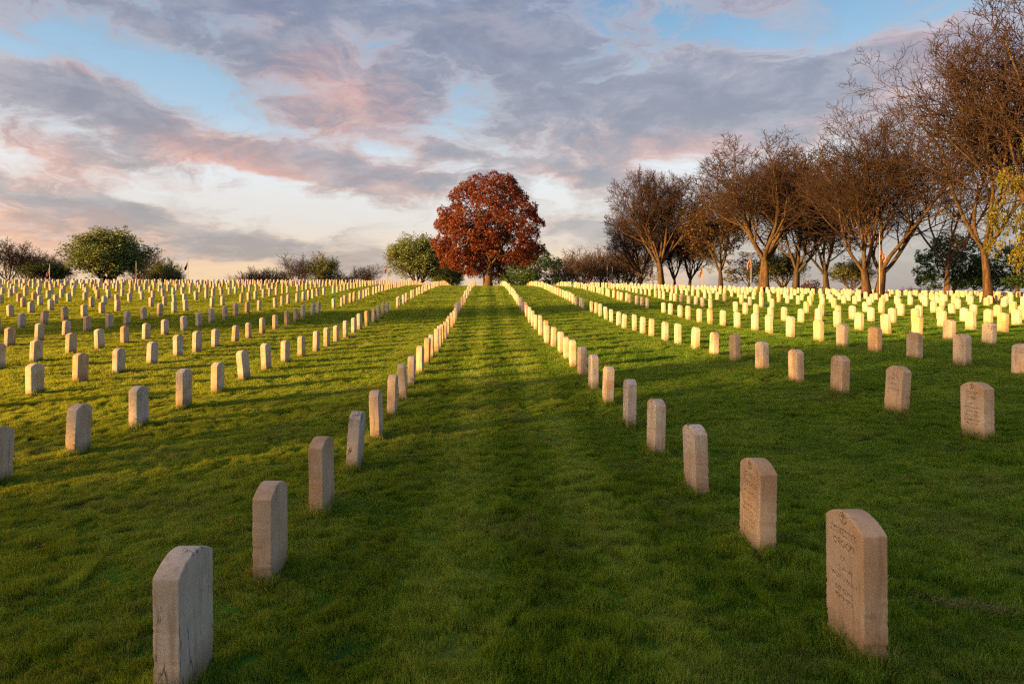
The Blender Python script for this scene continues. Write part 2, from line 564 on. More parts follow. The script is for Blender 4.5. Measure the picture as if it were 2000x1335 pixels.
M_COPPER = mat_leaf("copper_leaves", [(0.0, (0.045, 0.012, 0.014, 1)), (0.4, (0.085, 0.020, 0.013, 1)), (0.75, (0.19, 0.050, 0.014, 1)), (1.0, (0.30, 0.10, 0.02, 1))], 0.3, (0.38, 0.09, 0.01, 1))
M_GREEN = mat_leaf("spring_leaves", [(0.0, (0.06, 0.10, 0.03, 1)), (0.5, (0.14, 0.20, 0.06, 1)), (1.0, (0.24, 0.29, 0.09, 1))], 0.3, (0.14, 0.16, 0.03, 1))
M_DGREEN = mat_leaf("dark_leaves", [(0.0, (0.016, 0.040, 0.014, 1)), (0.5, (0.035, 0.085, 0.022, 1)), (1.0, (0.075, 0.14, 0.035, 1))], 0.25, (0.08, 0.14, 0.03, 1))
M_YGREEN = mat_leaf("young_leaves", [(0.0, (0.05, 0.055, 0.008, 1)), (0.5, (0.11, 0.11, 0.014, 1)), (1.0, (0.22, 0.17, 0.02, 1))], 0.35, (0.20, 0.18, 0.02, 1))
M_BROWNL = mat_leaf("bud_leaves", [(0.0, (0.060, 0.034, 0.012, 1)), (0.5, (0.12, 0.070, 0.022, 1)), (1.0, (0.18, 0.13, 0.03, 1))], 0.3, (0.18, 0.10, 0.02, 1))
M_PURPLE = mat_leaf("purple_leaves", [(0.0, (0.035, 0.012, 0.016, 1)), (1.0, (0.14, 0.035, 0.035, 1))], 0.25, (0.2, 0.04, 0.03, 1))

# ------------------------------------------------------------------ ground sheet
def spaced(a0, a1, d0, growth, dmax=60):
    out = [a0]
    d = d0
    while out[-1] < a1:
        out.append(out[-1] + d)
        d = min(d * growth, dmax)
    return np.array(out)


xs_r = spaced(0, 9, 0.13, 1.0)
xs_r = np.concatenate([xs_r[:-1], spaced(xs_r[-1], 3500, 0.14, 1.035, 400)])
xs = np.concatenate([-xs_r[::-1][:-1], xs_r])
ys_f = spaced(1.0, 16, 0.12, 1.0)
ys_f = np.concatenate([ys_f[:-1], spaced(ys_f[-1], 95, 0.14, 1.012, 1.0)])
ys_f = np.concatenate([ys_f[:-1], spaced(ys_f[-1], 3500, 1.0, 1.12, 400)])
ys_b = 1.0 - spaced(0, 800, 0.3, 1.15, 100)[1:][::-1]
ys = np.concatenate([ys_b, ys_f])
XX, YY = np.meshgrid(xs, ys, indexing='ij')
ZZ = ground_z(XX.ravel(), YY.ravel()).reshape(XX.shape)
nx, ny = XX.shape
idx = np.arange(nx * ny).reshape(nx, ny)
quads = np.stack([idx[:-1, :-1], idx[1:, :-1], idx[1:, 1:], idx[:-1, 1:]], -1).reshape(-1, 4)
gme = np_mesh("ground", np.stack([XX, YY, ZZ], -1).reshape(-1, 3), quads, mat_ground(), True)
tag(link("ground", gme), "gently rising lawn ground under the grass", None, kind='structure')

# path strip in the distance on the right, following the ground
def strip(name, pts, width, mat, lift):
    pts = np.array(pts, float)
    t = np.linspace(0, 1, len(pts))
    tt = np.linspace(0, 1, 60)
    px_ = np.interp(tt, t, pts[:, 0]); py_ = np.interp(tt, t, pts[:, 1])
    dx = np.gradient(px_); dy = np.gradient(py_)
    L = np.hypot(dx, dy)
    nxv, nyv = -dy / L, dx / L
    V = []
    for s in np.linspace(-.5, .5, 7):
        X = px_ + nxv * width * s
        Y = py_ + nyv * width * s
        V.append(np.stack([X, Y, ground_z(X, Y) + lift], -1))
    V = np.array(V)
    i2 = np.arange(V.shape[0] * V.shape[1]).reshape(V.shape[:2])
    q = np.stack([i2[:-1, :-1], i2[:-1, 1:], i2[1:, 1:], i2[1:, :-1]], -1).reshape(-1, 4)
    return link(name, np_mesh(name, V.reshape(-1, 3), q, mat, True))


M_PATH = mat_simple("path_dust", (0.42, 0.30, 0.20, 1), 0.95, 0.5, 2)
PATH = [(25.5, 41.5), (29, 40.3), (34, 38.8), (40, 37.5), (50, 36)]
tag(strip("path", PATH, 0.9, M_PATH, 0.10), "pale bare earth path crossing the lawn beside the tree trunk", kind='structure')

# ------------------------------------------------------------------ grass
def blades(n, size, h, width, seed, segs=2, lean=0.45, clump=0.0):
    """one square patch of grass blades as a mesh"""
    r = np.random.RandomState(seed)
    x = r.uniform(-size / 2, size / 2, n); y = r.uniform(-size / 2, size / 2, n)
    cl = vnoise(x * 9 + 40, y * 9 + 40, seed) + 0.6 * vnoise(x * 21 + 40, y * 21 + 40, seed + 1)
    hh = h * r.uniform(0.55, 1.15, n) * (1 + clump * cl)
    az = r.uniform(0, 2 * np.pi, n)
    la = az + r.normal(0, 1.2, n)
    swirl = 2.5 * vnoise(x * 5, y * 5, seed + 7) * np.pi
    la = np.where(r.rand(n) < 0.3, swirl + r.normal(0, .5, n), la)
    ln = hh * lean * r.uniform(0.2, 1.5, n)
    wv = width * r.uniform(0.6, 1.2, n)
    wx, wy = np.cos(az) * wv / 2, np.sin(az) * wv / 2
    lx, ly = np.cos(la) * ln, np.sin(la) * ln
    V = np.zeros((n, 5, 3))
    V[:, 0] = np.stack([x - wx, y - wy, np.full(n, -0.02)], -1)
    V[:, 1] = np.stack([x + wx, y + wy, np.full(n, -0.02)], -1)
    V[:, 2] = np.stack([x + wx * .8 + lx * .35, y + wy * .8 + ly * .35, hh * .6], -1)
    V[:, 3] = np.stack([x - wx * .8 + lx * .35, y - wy * .8 + ly * .35, hh * .6], -1)
    V[:, 4] = np.stack([x + lx, y + ly, hh * np.sqrt(np.clip(1 - (ln / hh) ** 2 * .35, .3, 1))], -1)
    b = np.arange(n)[:, None] * 5
    T = np.concatenate([b + np.array([[0, 1, 2]]), b + np.array([[0, 2, 3]]), b + np.array([[3, 2, 4]])], 0)
    return V.reshape(-1, 3), T


M_BLADE = mat_grass()
protos = []
for i in range(4):
    protos.append(np_mesh("near_turf", *blades(8000, 0.5, 0.036, 0.0027, 10 + i, clump=1.5, lean=.5), M_BLADE))
for i in range(3):
    protos.append(np_mesh("mid_turf", *blades(5600, 1.0, 0.042, 0.0062, 20 + i, clump=1.3), M_BLADE))
for i in range(3):
    protos.append(np_mesh("far_turf", *blades(4200, 2.0, 0.06, 0.019, 30 + i, clump=0.6), M_BLADE))
for i in range(3):   # longer untrimmed blades left around the stones
    v, t = blades(26, 0.09, 0.11, 0.0036, 40 + i, lean=0.6)
    protos.append(np_mesh("uncut_turf", v, t, M_BLADE))
proto_obs = [bpy.data.objects.new(m.name, m) for m in protos]

gp, gr, gs, gi = [], [], [], []
rg = np.random.RandomState(5)


def add_patches(x, y, step, ids, sc_lo, sc_hi, zoff=0.0, hs=None):
    n = len(x)
    z = ground_z(x, y)
    e = step * 0.5
    dzx = (ground_z(x + e, y) - ground_z(x - e, y)) / (2 * e)
    dzy = (ground_z(x, y + e) - ground_z(x, y - e)) / (2 * e)
    yaw = rg.uniform(0, 2 * np.pi, n)
    # rotate = tilt * yaw ; as euler: solve by matrix
    for k in range(n):
        nrm = Vector((-dzx[k], -dzy[k], 1)).normalized()
        q = Vector((0, 0, 1)).rotation_difference(nrm) @ Quaternion((0, 0, 1), yaw[k])
        gr.append(tuple(q.to_euler()))
    gp.extend(zip(x, y, z + zoff))
    s = rg.uniform(sc_lo, sc_hi, n)
    hz_ = s * (1 + 0.9 * vnoise(x * 1.1, y * 1.1, 77) + 0.5 * vnoise(x * 3.3, y * 3.3, 78)) if hs is None else hs * s
    gs.extend(zip(np.ones(n) * 1.03, np.ones(n) * 1.03, hz_))
    gi.extend(rg.choice(ids, n))


def lattice(y0, y1, step, slope_l=.80, slope_r=.90, pad=1.2):
    Y = np.arange(y0, y1, step)
    P = []
    for yy in Y:
        xx_ = np.arange(-yy * slope_l - pad, yy * slope_r + pad, step)
        P.append(np.stack([xx_ + rg.uniform(-.12, .12, len(xx_)) * step, yy + rg.uniform(-.12, .12, len(xx_)) * step], -1))
    P = np.concatenate(P)
    return P[:, 0], P[:, 1]


x, y = lattice(1.2, 11.0, 0.42); add_patches(x, y, 0.5, [0, 1, 2, 3], .85, 1.15)
x, y = lattice(11.0, 34.0, 0.85); add_patches(x, y, 1.0, [4, 5, 6], .85, 1.15)
x, y = lattice(34.0, 88.0, 1.75, .8, .86)
k = ~((x > 24) & (np.abs(y - np.interp(x, [p[0] for p in PATH], [p[1] for p in PATH])) < 1.3))
add_patches(x[k], y[k], 2.0, [7, 8, 9], .85, 1.15)

# ------------------------------------------------------------------ headstones
def round_box(hw, ht, side, arch, r, na, nb, seed, rough=0.0, chip=0.0):
    """rounded slab: X thickness, Y width, Z height with a segmental arch on top"""
    def lines(n, half):
        e = r / half
        inner = np.linspace(-1 + e, 1 - e, n)
        k = [0.0, 0.3, 0.65] if rough else [0.0, .45]
        return np.concatenate([[-1 + e * t for t in k], inner, [1 - e * t for t in k[::-1]]])
    la = lines(na, hw)           # width
    lb = lines(nb, side / 2)     # height
    lc = lines(3 if rough else 2, ht)  # thickness
    V, Fq = [], []
    base = 0

    def face(u, v, f, flip):
        nonlocal base
        U, W = np.meshgrid(u, v, indexing='ij')
        P = f(U.ravel(), W.ravel())
        V.append(P)
        a, b = len(u), len(v)
        i2 = np.arange(a * b).reshape(a, b) + base
        q = np.stack([i2[:-1, :-1], i2[1:, :-1], i2[1:, 1:], i2[:-1, 1:]], -1).reshape(-1, 4)
        Fq.append(q[:, ::-1] if flip else q)
        base += a * b
    one = lambda a: np.ones_like(a)
    face(la, lb, lambda a, b: np.stack([one(a), a, b], -1), False)
    face(la, lb, lambda a, b: np.stack([-one(a), a, b], -1), True)
    face(lc, lb, lambda c, b: np.stack([c, -one(c), b], -1), False)
    face(lc, lb, lambda c, b: np.stack([c, one(c), b], -1), True)
    face(lc, la, lambda c, a: np.stack([c, a, one(c)], -1), False)
    P = np.concatenate(V)
    Q = np.concatenate(Fq)
    # weld duplicate seam vertices
    key = np.round(P, 5)
    uq, inv = np.unique(key, axis=0, return_inverse=True)
    inv = inv.ravel()
    P = uq; Q = inv[Q]
    dim = np.array([ht, hw, side / 2])
    p = P * dim
    rr = np.array([r, r, r])
    core = np.clip(p, -(dim - rr), dim - rr)
    core[:, 2] = np.where(p[:, 2] < 0, p[:, 2], core[:, 2])
    d = p - core
    L = np.linalg.norm(d, axis=1, keepdims=True)
    p = np.where(L > 1e-9, core + d / np.maximum(L, 1e-9) * r, p)
    ys_ = p[:, 1] / hw
    hgt = (p[:, 2] + side / 2)
    p[:, 2] = hgt + (hgt / side) ** 3 * arch * (1 - np.clip(ys_, -1, 1) ** 2)
    if rough:
        s3 = seed * 3.7
        n1 = vnoise(p[:, 1] * 25 + s3 + p[:, 0] * 31, p[:, 2] * 25 + s3, seed)
        n2 = vnoise(p[:, 1] * 70 + s3, p[:, 2] * 70 + s3 + p[:, 0] * 90, seed + 5)
        nr = d / np.maximum(L, 1e-9)
        cen = p - np.array([0, 0, side / 2]); cen[:, 2] = 0
        cdir = cen / np.maximum(np.linalg.norm(cen, axis=1, keepdims=True), 1e-9)
        # chips along the vertical edges, more towards the foot
        edge = (np.linalg.norm(d[:, :2], axis=1) > r * 0.5) & (np.minimum(np.abs(np.abs(p[:, 0]) - ht), 1) < r * 1.01) & (np.abs(np.abs(p[:, 1]) - hw) < r * 1.01)
        lowf = np.clip(1.3 - p[:, 2] / side * 1.4, 0.1, 1)
        c = np.clip(n2 * 1.6 + n1 * .8, 0, 1) * chip * lowf * edge
        p = p - cdir * c[:, None] + cdir * (n1 * rough)[:, None]
    return p, Q


def stone_mesh(name, seed, side, arch, mat, detail):
    hw, ht = 0.1525, 0.051
    if detail == 2:
        P, Q = round_box(hw, ht, side, arch, 0.006, 22, 60, seed, 0.0022, 0.016)
    elif detail == 1:
        P, Q = round_box(hw, ht, side, arch, 0.006, 11, 16, seed, 0.002, 0.007)
    else:
        P, Q = round_box(hw, ht, side, arch, 0.007, 5, 3, seed)
    P = P.copy()
    P[:, 2] -= 0.06                     # foot sunk in the turf
    return np_mesh(name, P, Q, mat, True)


def autosmooth(me, ang=40):
    # plain smooth shading is right because the edges are modelled round
    return me


# text as a mesh -------------------------------------------------------
def text_mesh(s, size, ext, space=1.0):
    cu = bpy.data.curves.new("letters", 'FONT')
    cu.body = s
    cu.size = size
    cu.align_x = 'CENTER'
    cu.space_character = space
    cu.extrude = ext
    cu.resolution_u = 2
    ob = bpy.data.objects.new("letters", cu)
    C.objects.link(ob)
    bpy.context.view_layer.update()
    dg = bpy.context.evaluated_depsgraph_get()
    me = bpy.data.meshes.new_from_object(ob.evaluated_get(dg))
    bpy.data.objects.remove(ob)
    return me


def prism(outline, ext):
    """closed prism from an outline (possibly concave, simple)"""
    bm = bmesh.new()
    f = bm.faces.new([bm.verts.new((a, b, ext)) for a, b in outline])
    g = bm.faces.new([bm.verts.new((a, b, -ext)) for a, b in outline][::-1])
    vt = list(f.verts); vb = list(g.verts)[::-1]
    n = len(vt)
    for i in range(n):
        bm.faces.new([vt[(i + 1) % n], vt[i], vb[i], vb[(i + 1) % n]])
    return bm


def ring_quads(bm, rx, ry, wd, cx, cy, ext, n=28, a0=0, a1=2 * math.pi):
    full = abs(a1 - a0 - 2 * math.pi) < 1e-6
    m = n if full else n + 1
    L = []
    for i in range(m):
        a = a0 + (a1 - a0) * i / n
        c, s = math.cos(a), math.sin(a)
        L.append([bm.verts.new((cx + (rx + o) * c, cy + (ry + o) * s, z)) for o, z in ((-wd, -ext), (wd, -ext), (wd, ext), (-wd, ext))])
    for i in range(n if full else n):
        A, B = L[i], L[(i + 1) % m]
        for j in range(4):
            k = (j + 1) % 4
            bm.faces.new([A[j], A[k], B[k], B[j]])
    if not full:
        bm.faces.new(L[0][::-1]); bm.faces.new(L[-1])


def polyline_groove(bm, pts, wd, ext):
    L = []
    for i, (a, b) in enumerate(pts):
        p0 = pts[max(i - 1, 0)]; p1 = pts[min(i + 1, len(pts) - 1)]
        dx, dy = p1[0] - p0[0], p1[1] - p0[1]
        l = math.hypot(dx, dy)
        nx_, ny_ = -dy / l * wd, dx / l * wd
        L.append([bm.verts.new((a + sx * nx_, b + sx * ny_, z)) for sx, z in ((-1, -ext), (1, -ext), (1, ext), (-1, ext))])
    for A, B in zip(L[:-1], L[1:]):
        for j in range(4):
            k = (j + 1) % 4
            bm.faces.new([A[j], A[k], B[k], B[j]])
    bm.faces.new(L[0][::-1]); bm.faces.new(L[-1])


def emblem_bm(ext, cy):
    """oval medallion with a Latin cross"""
    bm = bmesh.new()
    ring_quads(bm, 0.026, 0.026, 0.0016, 0, cy, ext)
    w_, a_ = 0.0045, 0.0135
    o = [(-w_, cy - .019), (w_, cy - .019), (w_, cy + .002), (a_, cy + .002), (a_, cy + .011), (w_, cy + .011), (w_, cy + .020), (-w_, cy + .020),
         (-w_, cy + .011), (-a_, cy + .011), (-a_, cy + .002), (-w_, cy + .002)]
    cr = prism(o, ext)
    cme = bpy.data.meshes.new("cross")
    cr.to_mesh(cme); cr.free()
    bm.from_mesh(cme)
    bpy.data.meshes.remove(cme)
    return bm


def face_matrix(side):
    """local text plane (x right, y up, z out) -> stone's -X face"""
    return Matrix(((0, 0, -1, -0.051), (-1, 0, 0, 0), (0, 1, 0, 0), (0, 0, 0, 1)))


def layout_inscription(lines, ext):
    bm = bmesh.new()
    for (s, size, y_, sp) in lines:
        me = text_mesh(s, size, ext, sp)
        me.transform(Matrix.Translation((0, y_, 0)))
        bm.from_mesh(me)
        bpy.data.meshes.remove(me)
    return bm


def arc_text(bm, s, size, cx, cy, rad, a0, a1, ext):
    for i, ch in enumerate(s):
        if ch == ' ':
            continue
        a = a0 + (a1 - a0) * i / (len(s) - 1)
        me = text_mesh(ch, size, ext)
        me.transform(Matrix.Translation((cx + rad * math.cos(a), cy + rad * math.sin(a), 0)) @ Matrix.Rotation(a - math.pi / 2, 4, 'Z'))
        bm.from_mesh(me)
        bpy.data.meshes.remove(me)


def bm_to_mesh(bm, name, mat, mx=None):
    bmesh.ops.remove_doubles(bm, verts=bm.verts, dist=1e-6)
    bmesh.ops.recalc_face_normals(bm, faces=bm.faces)
    me = bpy.data.meshes.new(name)
    bm.to_mesh(me)
    bm.free()
    if mx is not None:
        me.transform(mx)
    if mat:
        me.materials.append(mat)
    return me


def split_parts(me, namer, parent, mat):
    """every separate character of a carving becomes a part"""
    bm = bmesh.new(); bm.from_mesh(me); bm.verts.ensure_lookup_table()
    seen = set()
    for v0 in bm.verts:
        if v0.index in seen: continue
        st, comp = [v0], []
        seen.add(v0.index)
        while st:
            v = st.pop(); comp.append(v)
            for e in v.link_edges:
                u = e.other_vert(v)
                if u.index not in seen:
                    seen.add(u.index); st.append(u)
        mp = {v.index: i for i, v in enumerate(comp)}
        fs = {f for v in comp for f in v.link_faces}
        co = [tuple(v.co) for v in comp]
        ext = max(c[1] for c in co) - min(c[1] for c in co)
        m2 = bpy.data.meshes.new("letter")
        m2.from_pydata(co, [], [[mp[v.index] for v in f.verts] for f in fs])
        m2.materials.append(mat)
        link(namer(ext), m2, parent=parent)
    bm.free()
    bpy.data.meshes.remove(me)


def carve(stone_me, cutters):
    so = bpy.data.objects.new("tmp_stone", stone_me)
    C.objects.link(so)
    tmp = []
    for cme in cutters:
        co = bpy.data.objects.new("tmp_cut", cme)
        C.objects.link(co)
        md = so.modifiers.new("cut", 'BOOLEAN')
        md.operation = 'DIFFERENCE'
        md.solver = 'EXACT'
        md.use_self = False
        md.object = co
        tmp.append(co)
    bpy.context.view_layer.update()
    dg = bpy.context.evaluated_depsgraph_get()
    me = bpy.data.meshes.new_from_object(so.evaluated_get(dg))
    n0 = len(stone_me.polygons)
    for t_ in tmp:
        bpy.data.objects.remove(t_)
    bpy.data.objects.remove(so)
    ok = len(me.polygons) > n0
    return me if ok else stone_me


CARVED = {   # rows: (text, size, height above the turf, spacing)
    ('R', 0, 0): dict(side=.60, arch=.055, emb=.585, mat=1, lines=[
        ("SYLVESTER", .044, .485, 1.05), ("OROCKI", .044, .435, 1.05), ("CPL", .030, .375, 1.1), ("U S ARMY", .030, .330, 1.1),
        ("WORLD WAR I", .028, .290, 1.1), ("JULY 12 1893", .024, .240, 1.1), ("MAY 8 1953", .024, .205, 1.1)]),
    ('R', 0, 1): dict(side=.56, arch=.055, emb=.535, mat=1, lines=[
        ("JOHN A", .044, .435, 1.05), ("DOTSCH", .044, .385, 1.05), ("WISCONSIN", .028, .335, 1.1), ("PVT", .028, .295, 1.1),
        ("U S INFANTRY", .026, .258, 1.05), ("WORLD WAR I", .026, .222, 1.1), ("JULY 30 1894", .024, .175, 1.1), ("OCT 11 1952", .024, .142, 1.1)]),
    ('R', 1, 0): dict(side=.55, arch=.055, emb=.525, mat=1, lines=[
        ("JOHN F", .044, .425, 1.05), ("BABS", .044, .378, 1.05), ("OHIO", .026, .330, 1.1), ("PVT M INFANTRY", .026, .290, 1.02),
        ("4 DIVISION", .026, .252, 1.1), ("WORLD WAR I", .026, .216, 1.1), ("OCTOBER 12 1887", .024, .172, 1.0), ("MARCH 2 1951", .024, .140, 1.0)]),
    ('R', 1, 1): dict(side=.55, arch=.055, emb=None, mat=1, lines=[("CO. I", .038, .385, 1.1), ("WIS. INF.", .036, .325, 1.05), ("SP. AM. WAR", .034, .265, 1.02)]),
}

ROWS_L = [(-1.21, [2.48, 3.54, 4.69, 5.88]), (-4.37, [5.69]), (-7.36, [9.38]), (-10.33, [13.8]), (-13.36, [17.1])]
ROWS_R = [(1.65, [2.70, 3.88, 5.07, 6.30]), (4.68, [6.16]), (7.83, [9.49]), (10.93, [14.28]), (13.90, [17.57])]
rr = random.Random(11)
for k in range(5, 23):
    ROWS_L.append((-1.25 - 3.03 * k, [3.0 + rr.random() * 1.22]))
for k in range(5, 24):
    ROWS_R.append((1.65 + 3.06 * k, [3.0 + rr.random() * 1.22]))

stones = []       # dict per stone
for sname, rows in (('L', ROWS_L), ('R', ROWS_R)):
    for ri, (X0, first) in enumerate(rows):
        y0 = list(first)
        seq = [(v, 0) for v in y0]
        v = y0[-1]
        while v + 1.22 < 29.7:
            v += 1.22
            seq.append((v, 0))
        v = 32.05 + rr.uniform(-.25, .3)
        far_lim = 84 if ri > 1 else 80
        while v < far_lim:
            seq.append((v, 1))
            v += 1.22
        n0 = n1 = 0
        for (v, seg) in seq:
            xj = rr.gauss(0, .012) if v < 12 else rr.gauss(0, .03)
            if sname == 'R' and ri == 0 and v < 3: xj -= .035
            yj = 0 if v < 12 else rr.gauss(0, .04)
            yy = v + .1525 + yj
            xx = X0 + xj
            px = VPX + F * xx / yy
            inside = -14 < px < 2014
            if not (-260 < px < 2260):
                continue
            if seg == 1 and rr.random() < .018:
                continue
            if sname == 'R' and abs(yy - np.interp(xx, [p[0] for p in PATH], [p[1] for p in PATH])) < 1.0 and xx > 25:
                continue
            if abs(xx - .35) < 1.0 and abs(yy - 70.5) < 1.5:
                continue
            if inside:
                if seg == 0: n0 += 1
                else: n1 += 1
            stones.append(dict(s=sname, r=ri, x=xx, y=yy, seg=seg, n=n0 if seg == 0 else n1, inside=inside,
                               h=rr.gauss(0, .022), yaw=rr.gauss(0, 1.8), tx=rr.gauss(0, 1.3), ty=rr.gauss(0, 1.5),
                               m=rr.choices([0, 1, 2, 3], [5, 2.2, 2.2, .9])[0], v=rr.randrange(6), px=px))

vis = sorted([s for s in stones if s['inside']], key=lambda s: s['y'])
solo = vis[:300]
solo_ids = {id(s) for s in solo}
ORD = ["first", "second", "third", "fourth", "fifth", "sixth", "seventh", "eighth", "ninth", "tenth", "eleventh", "twelfth", "thirteenth",
       "fourteenth", "fifteenth", "sixteenth", "seventeenth", "eighteenth", "nineteenth", "twentieth", "twenty-first", "twenty-second",
       "twenty-third", "twenty-fourth", "twenty-fifth", "twenty-sixth", "twenty-seventh", "twenty-eighth", "twenty-ninth", "thirtieth"]

# shared middle and low detail slabs
mid_meshes = {}
for mi in range(4):
    for vv in range(3):
        mid_meshes[(mi, vv, 1)] = stone_mesh("headstone", 50 + mi * 7 + vv, .535, .05, M_STONE[mi], 1)
        mid_meshes[(mi, vv, 0)] = stone_mesh("headstone", 90 + mi * 7 + vv, .535, .05, M_STONE[mi], 0)

# generic worn inscriptions: too worn to read, short flat strokes in rows, groove shade painted in
def worn_mesh(seed, n_lines):
    r = random.Random(seed)
    bm = bmesh.new()
    yv = .435
    for ln in range(n_lines):
        big = ln < 2
        hgt = .018 if big else .010
        half = r.uniform(.055, .09) if not big else r.uniform(.05, .08)
        xv = -half
        while xv < half:
            wd = r.uniform(.6, 1.0) * hgt * .8
            if r.random() < .82:
                # a letter-like stroke pair
                for (a, b, c, d) in r.sample([(0, 0, .12, 1), (.7, 0, .85, 1), (0, .85, .8, 1), (0, 0, .8, .13), (.1, .45, .7, .58)], 2):
                    vs = [bm.verts.new((xv + q * wd, yv + p * hgt, 0.0008)) for q, p in ((a, b), (c, b), (c, d), (a, d))]
                    bm.faces.new(vs)
            xv += wd + hgt * .28
        yv -= .046 if big else .034
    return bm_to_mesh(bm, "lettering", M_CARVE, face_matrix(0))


worn = [worn_mesh(400 + i, 6 + i % 3) for i in range(6)]
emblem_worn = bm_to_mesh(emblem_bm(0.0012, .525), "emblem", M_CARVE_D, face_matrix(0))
tuft_x, tuft_y = [], []

for s in solo:
    key = (s['s'], s['r'], s['n'] - 1)
    spec = CARVED.get(key) if s['seg'] == 0 else None
    near = s['y'] < 9.5
    side_of = 'left' if s['s'] == 'L' else 'right'
    rowtxt = ORD[s['r']] + " row " + side_of + " of the grass aisle"
    zb = gz(s['x'], s['y'])
    if spec:
        me = stone_mesh("headstone", 200 + s['r'] * 9 + s['n'], spec['side'], spec['arch'], M_STONE[spec['mat']], 2)
        s['m'] = spec['mat']
        mx = face_matrix(0)
        cuts = [bm_to_mesh(layout_inscription(spec['lines'], .0035), "cut", None, mx)]
        if spec['emb'] is not None:
            cuts.append(bm_to_mesh(emblem_bm(.0035, spec['emb'] - .02), "cut", None, mx))
        else:
            def shield(ext):
                bm = bmesh.new()
                pts = [(-.088, .20), (-.09, .30), (-.09, .44), (-.088, .485), (-.06, .480), (-.03, .488), (-.008, .508), (0, .522),
                       (.008, .508), (.03, .488), (.06, .480), (.088, .485), (.09, .44), (.09, .30), (.088, .20)]
                polyline_groove(bm, pts, .0022, ext)
                arc_text(bm, "JOHN STEFFEN", .036, 0, .350, .082, math.pi * .93, math.pi * .07, ext)
                return bm
            cuts.append(bm_to_mesh(shield(.0035), "cut", None, mx))
        me = carve(me, cuts)
        o = link("headstone", me)
        inset = Matrix.Translation((.0022, 0, 0))
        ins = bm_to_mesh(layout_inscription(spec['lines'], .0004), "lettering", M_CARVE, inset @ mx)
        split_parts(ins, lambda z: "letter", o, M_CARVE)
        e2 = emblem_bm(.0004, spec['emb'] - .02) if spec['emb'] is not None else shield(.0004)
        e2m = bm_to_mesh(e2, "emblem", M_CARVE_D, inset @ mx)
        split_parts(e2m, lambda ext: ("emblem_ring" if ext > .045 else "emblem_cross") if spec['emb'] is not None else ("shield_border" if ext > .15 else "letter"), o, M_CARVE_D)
    else:
        if near:
            if key == ('L', 0, 0):
                s['m'] = 3; sd, ar = .545, .055
            elif key == ('L', 0, 1):
                s['m'] = 1; sd, ar = .53, .055
            elif key == ('L', 0, 3):
                s['m'] = 3; sd, ar = .54, .05
            else:
                sd, ar = .54 + s['h'] * .5, .05
            me = stone_mesh("headstone", 300 + int(s['y'] * 10) + s['r'], sd, ar, M_STONE[s['m']], 2)
            o = link("headstone", me)
        else:
            me = mid_meshes[(s['m'], s['v'] % 3, 1 if s['y'] < 20 else 0)]
            o = link("headstone", me)
        if s['s'] == 'R' and s['y'] < 20:
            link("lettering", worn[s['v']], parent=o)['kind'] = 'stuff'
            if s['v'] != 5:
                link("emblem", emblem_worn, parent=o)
    o.location = (s['x'], s['y'], zb + (0 if near else s['h']))
    o.rotation_euler = (R(s['tx']), R(s['ty']), R(s['yaw'] * (0.5 if near else 1)))
    where = (ORD[s['n'] - 1] + " from the front") if s['seg'] == 0 else (ORD[s['n'] - 1] + " past the cross gap")
    label = "%s headstone, %s, %s" % (STONE_WORD[s['m']], where, rowtxt)
    special = {('L', 0, 0): "grey headstone with black veins, nearest of all left of the grass aisle",
               ('R', 0, 0): "pinkish headstone with cross medallion and cracked inscription, nearest one right of the grass aisle",
               ('R', 0, 1): "brown sided headstone carved with DOTSCH, second in the row right of the grass aisle",
               ('R', 1, 0): "headstone carved with BABS, nearest in the second row right of the aisle",
               ('R', 1, 1): "headstone with a shield outline and arched name carved SP. AM. WAR",
               ('L', 0, 1): "headstone with tan narrow side, second in the row left of the grass aisle",
               ('L', 0, 3): "headstone with long dark cracks down its narrow side, fourth left of the grass aisle"}
    if s['seg'] == 0 and key in special:
        label = special[key]
    tag(o, label, "headstone", "rows of white headstones")
    if s['y'] < 16:
        for q in range(22 if s['y'] < 9 else 10):
            e = random.random()
            if e < .35: a, b = -.062 - random.random() * .02, random.uniform(-.17, .17)
            elif e < .6: a, b = .062 + random.random() * .02, random.uniform(-.17, .17)
            else: a, b = random.uniform(-.06, .06), -.166 - random.random() * .02
            tuft_x.append(s['x'] + a); tuft_y.append(s['y'] + b)

add_patches(np.array(tuft_x), np.array(tuft_y), .1, [10, 11, 12], .6, 1.25, hs=1.0)

# the rest of the headstones as one mass
PV, PQ, PM = [], [], []
base = 0
lowP, lowQ = round_box(.1525, .051, .535, .05, .009, 4, 2, 1)
lowP = lowP.copy(); lowP[:, 2] -= .06
for s in stones:
    if id(s) in solo_ids:
        continue
    m = Matrix.Rotation(R(s['yaw']), 3, 'Z') @ Matrix.Rotation(R(s['tx']), 3, 'X') @ Matrix.Rotation(R(s['ty']), 3, 'Y')
    P = lowP @ np.array(m).T
    P = P + np.array([s['x'], s['y'], gz(s['x'], s['y']) + s['h']])
    PV.append(P); PQ.append(lowQ + base); base += len(P)
    PM.append(np.full(len(lowQ), s['m'], dtype=np.int32))
fm = np_mesh("distant_headstones", np.concatenate(PV), np.concatenate(PQ), None, True)
for m_ in M_STONE:
    fm.materials.append(m_)
fm.polygons.foreach_set("material_index", np.concatenate(PM))
tag(link("distant_headstones", fm), "hundreds of small pale headstones in rows far up the slope", "headstones", kind='stuff')

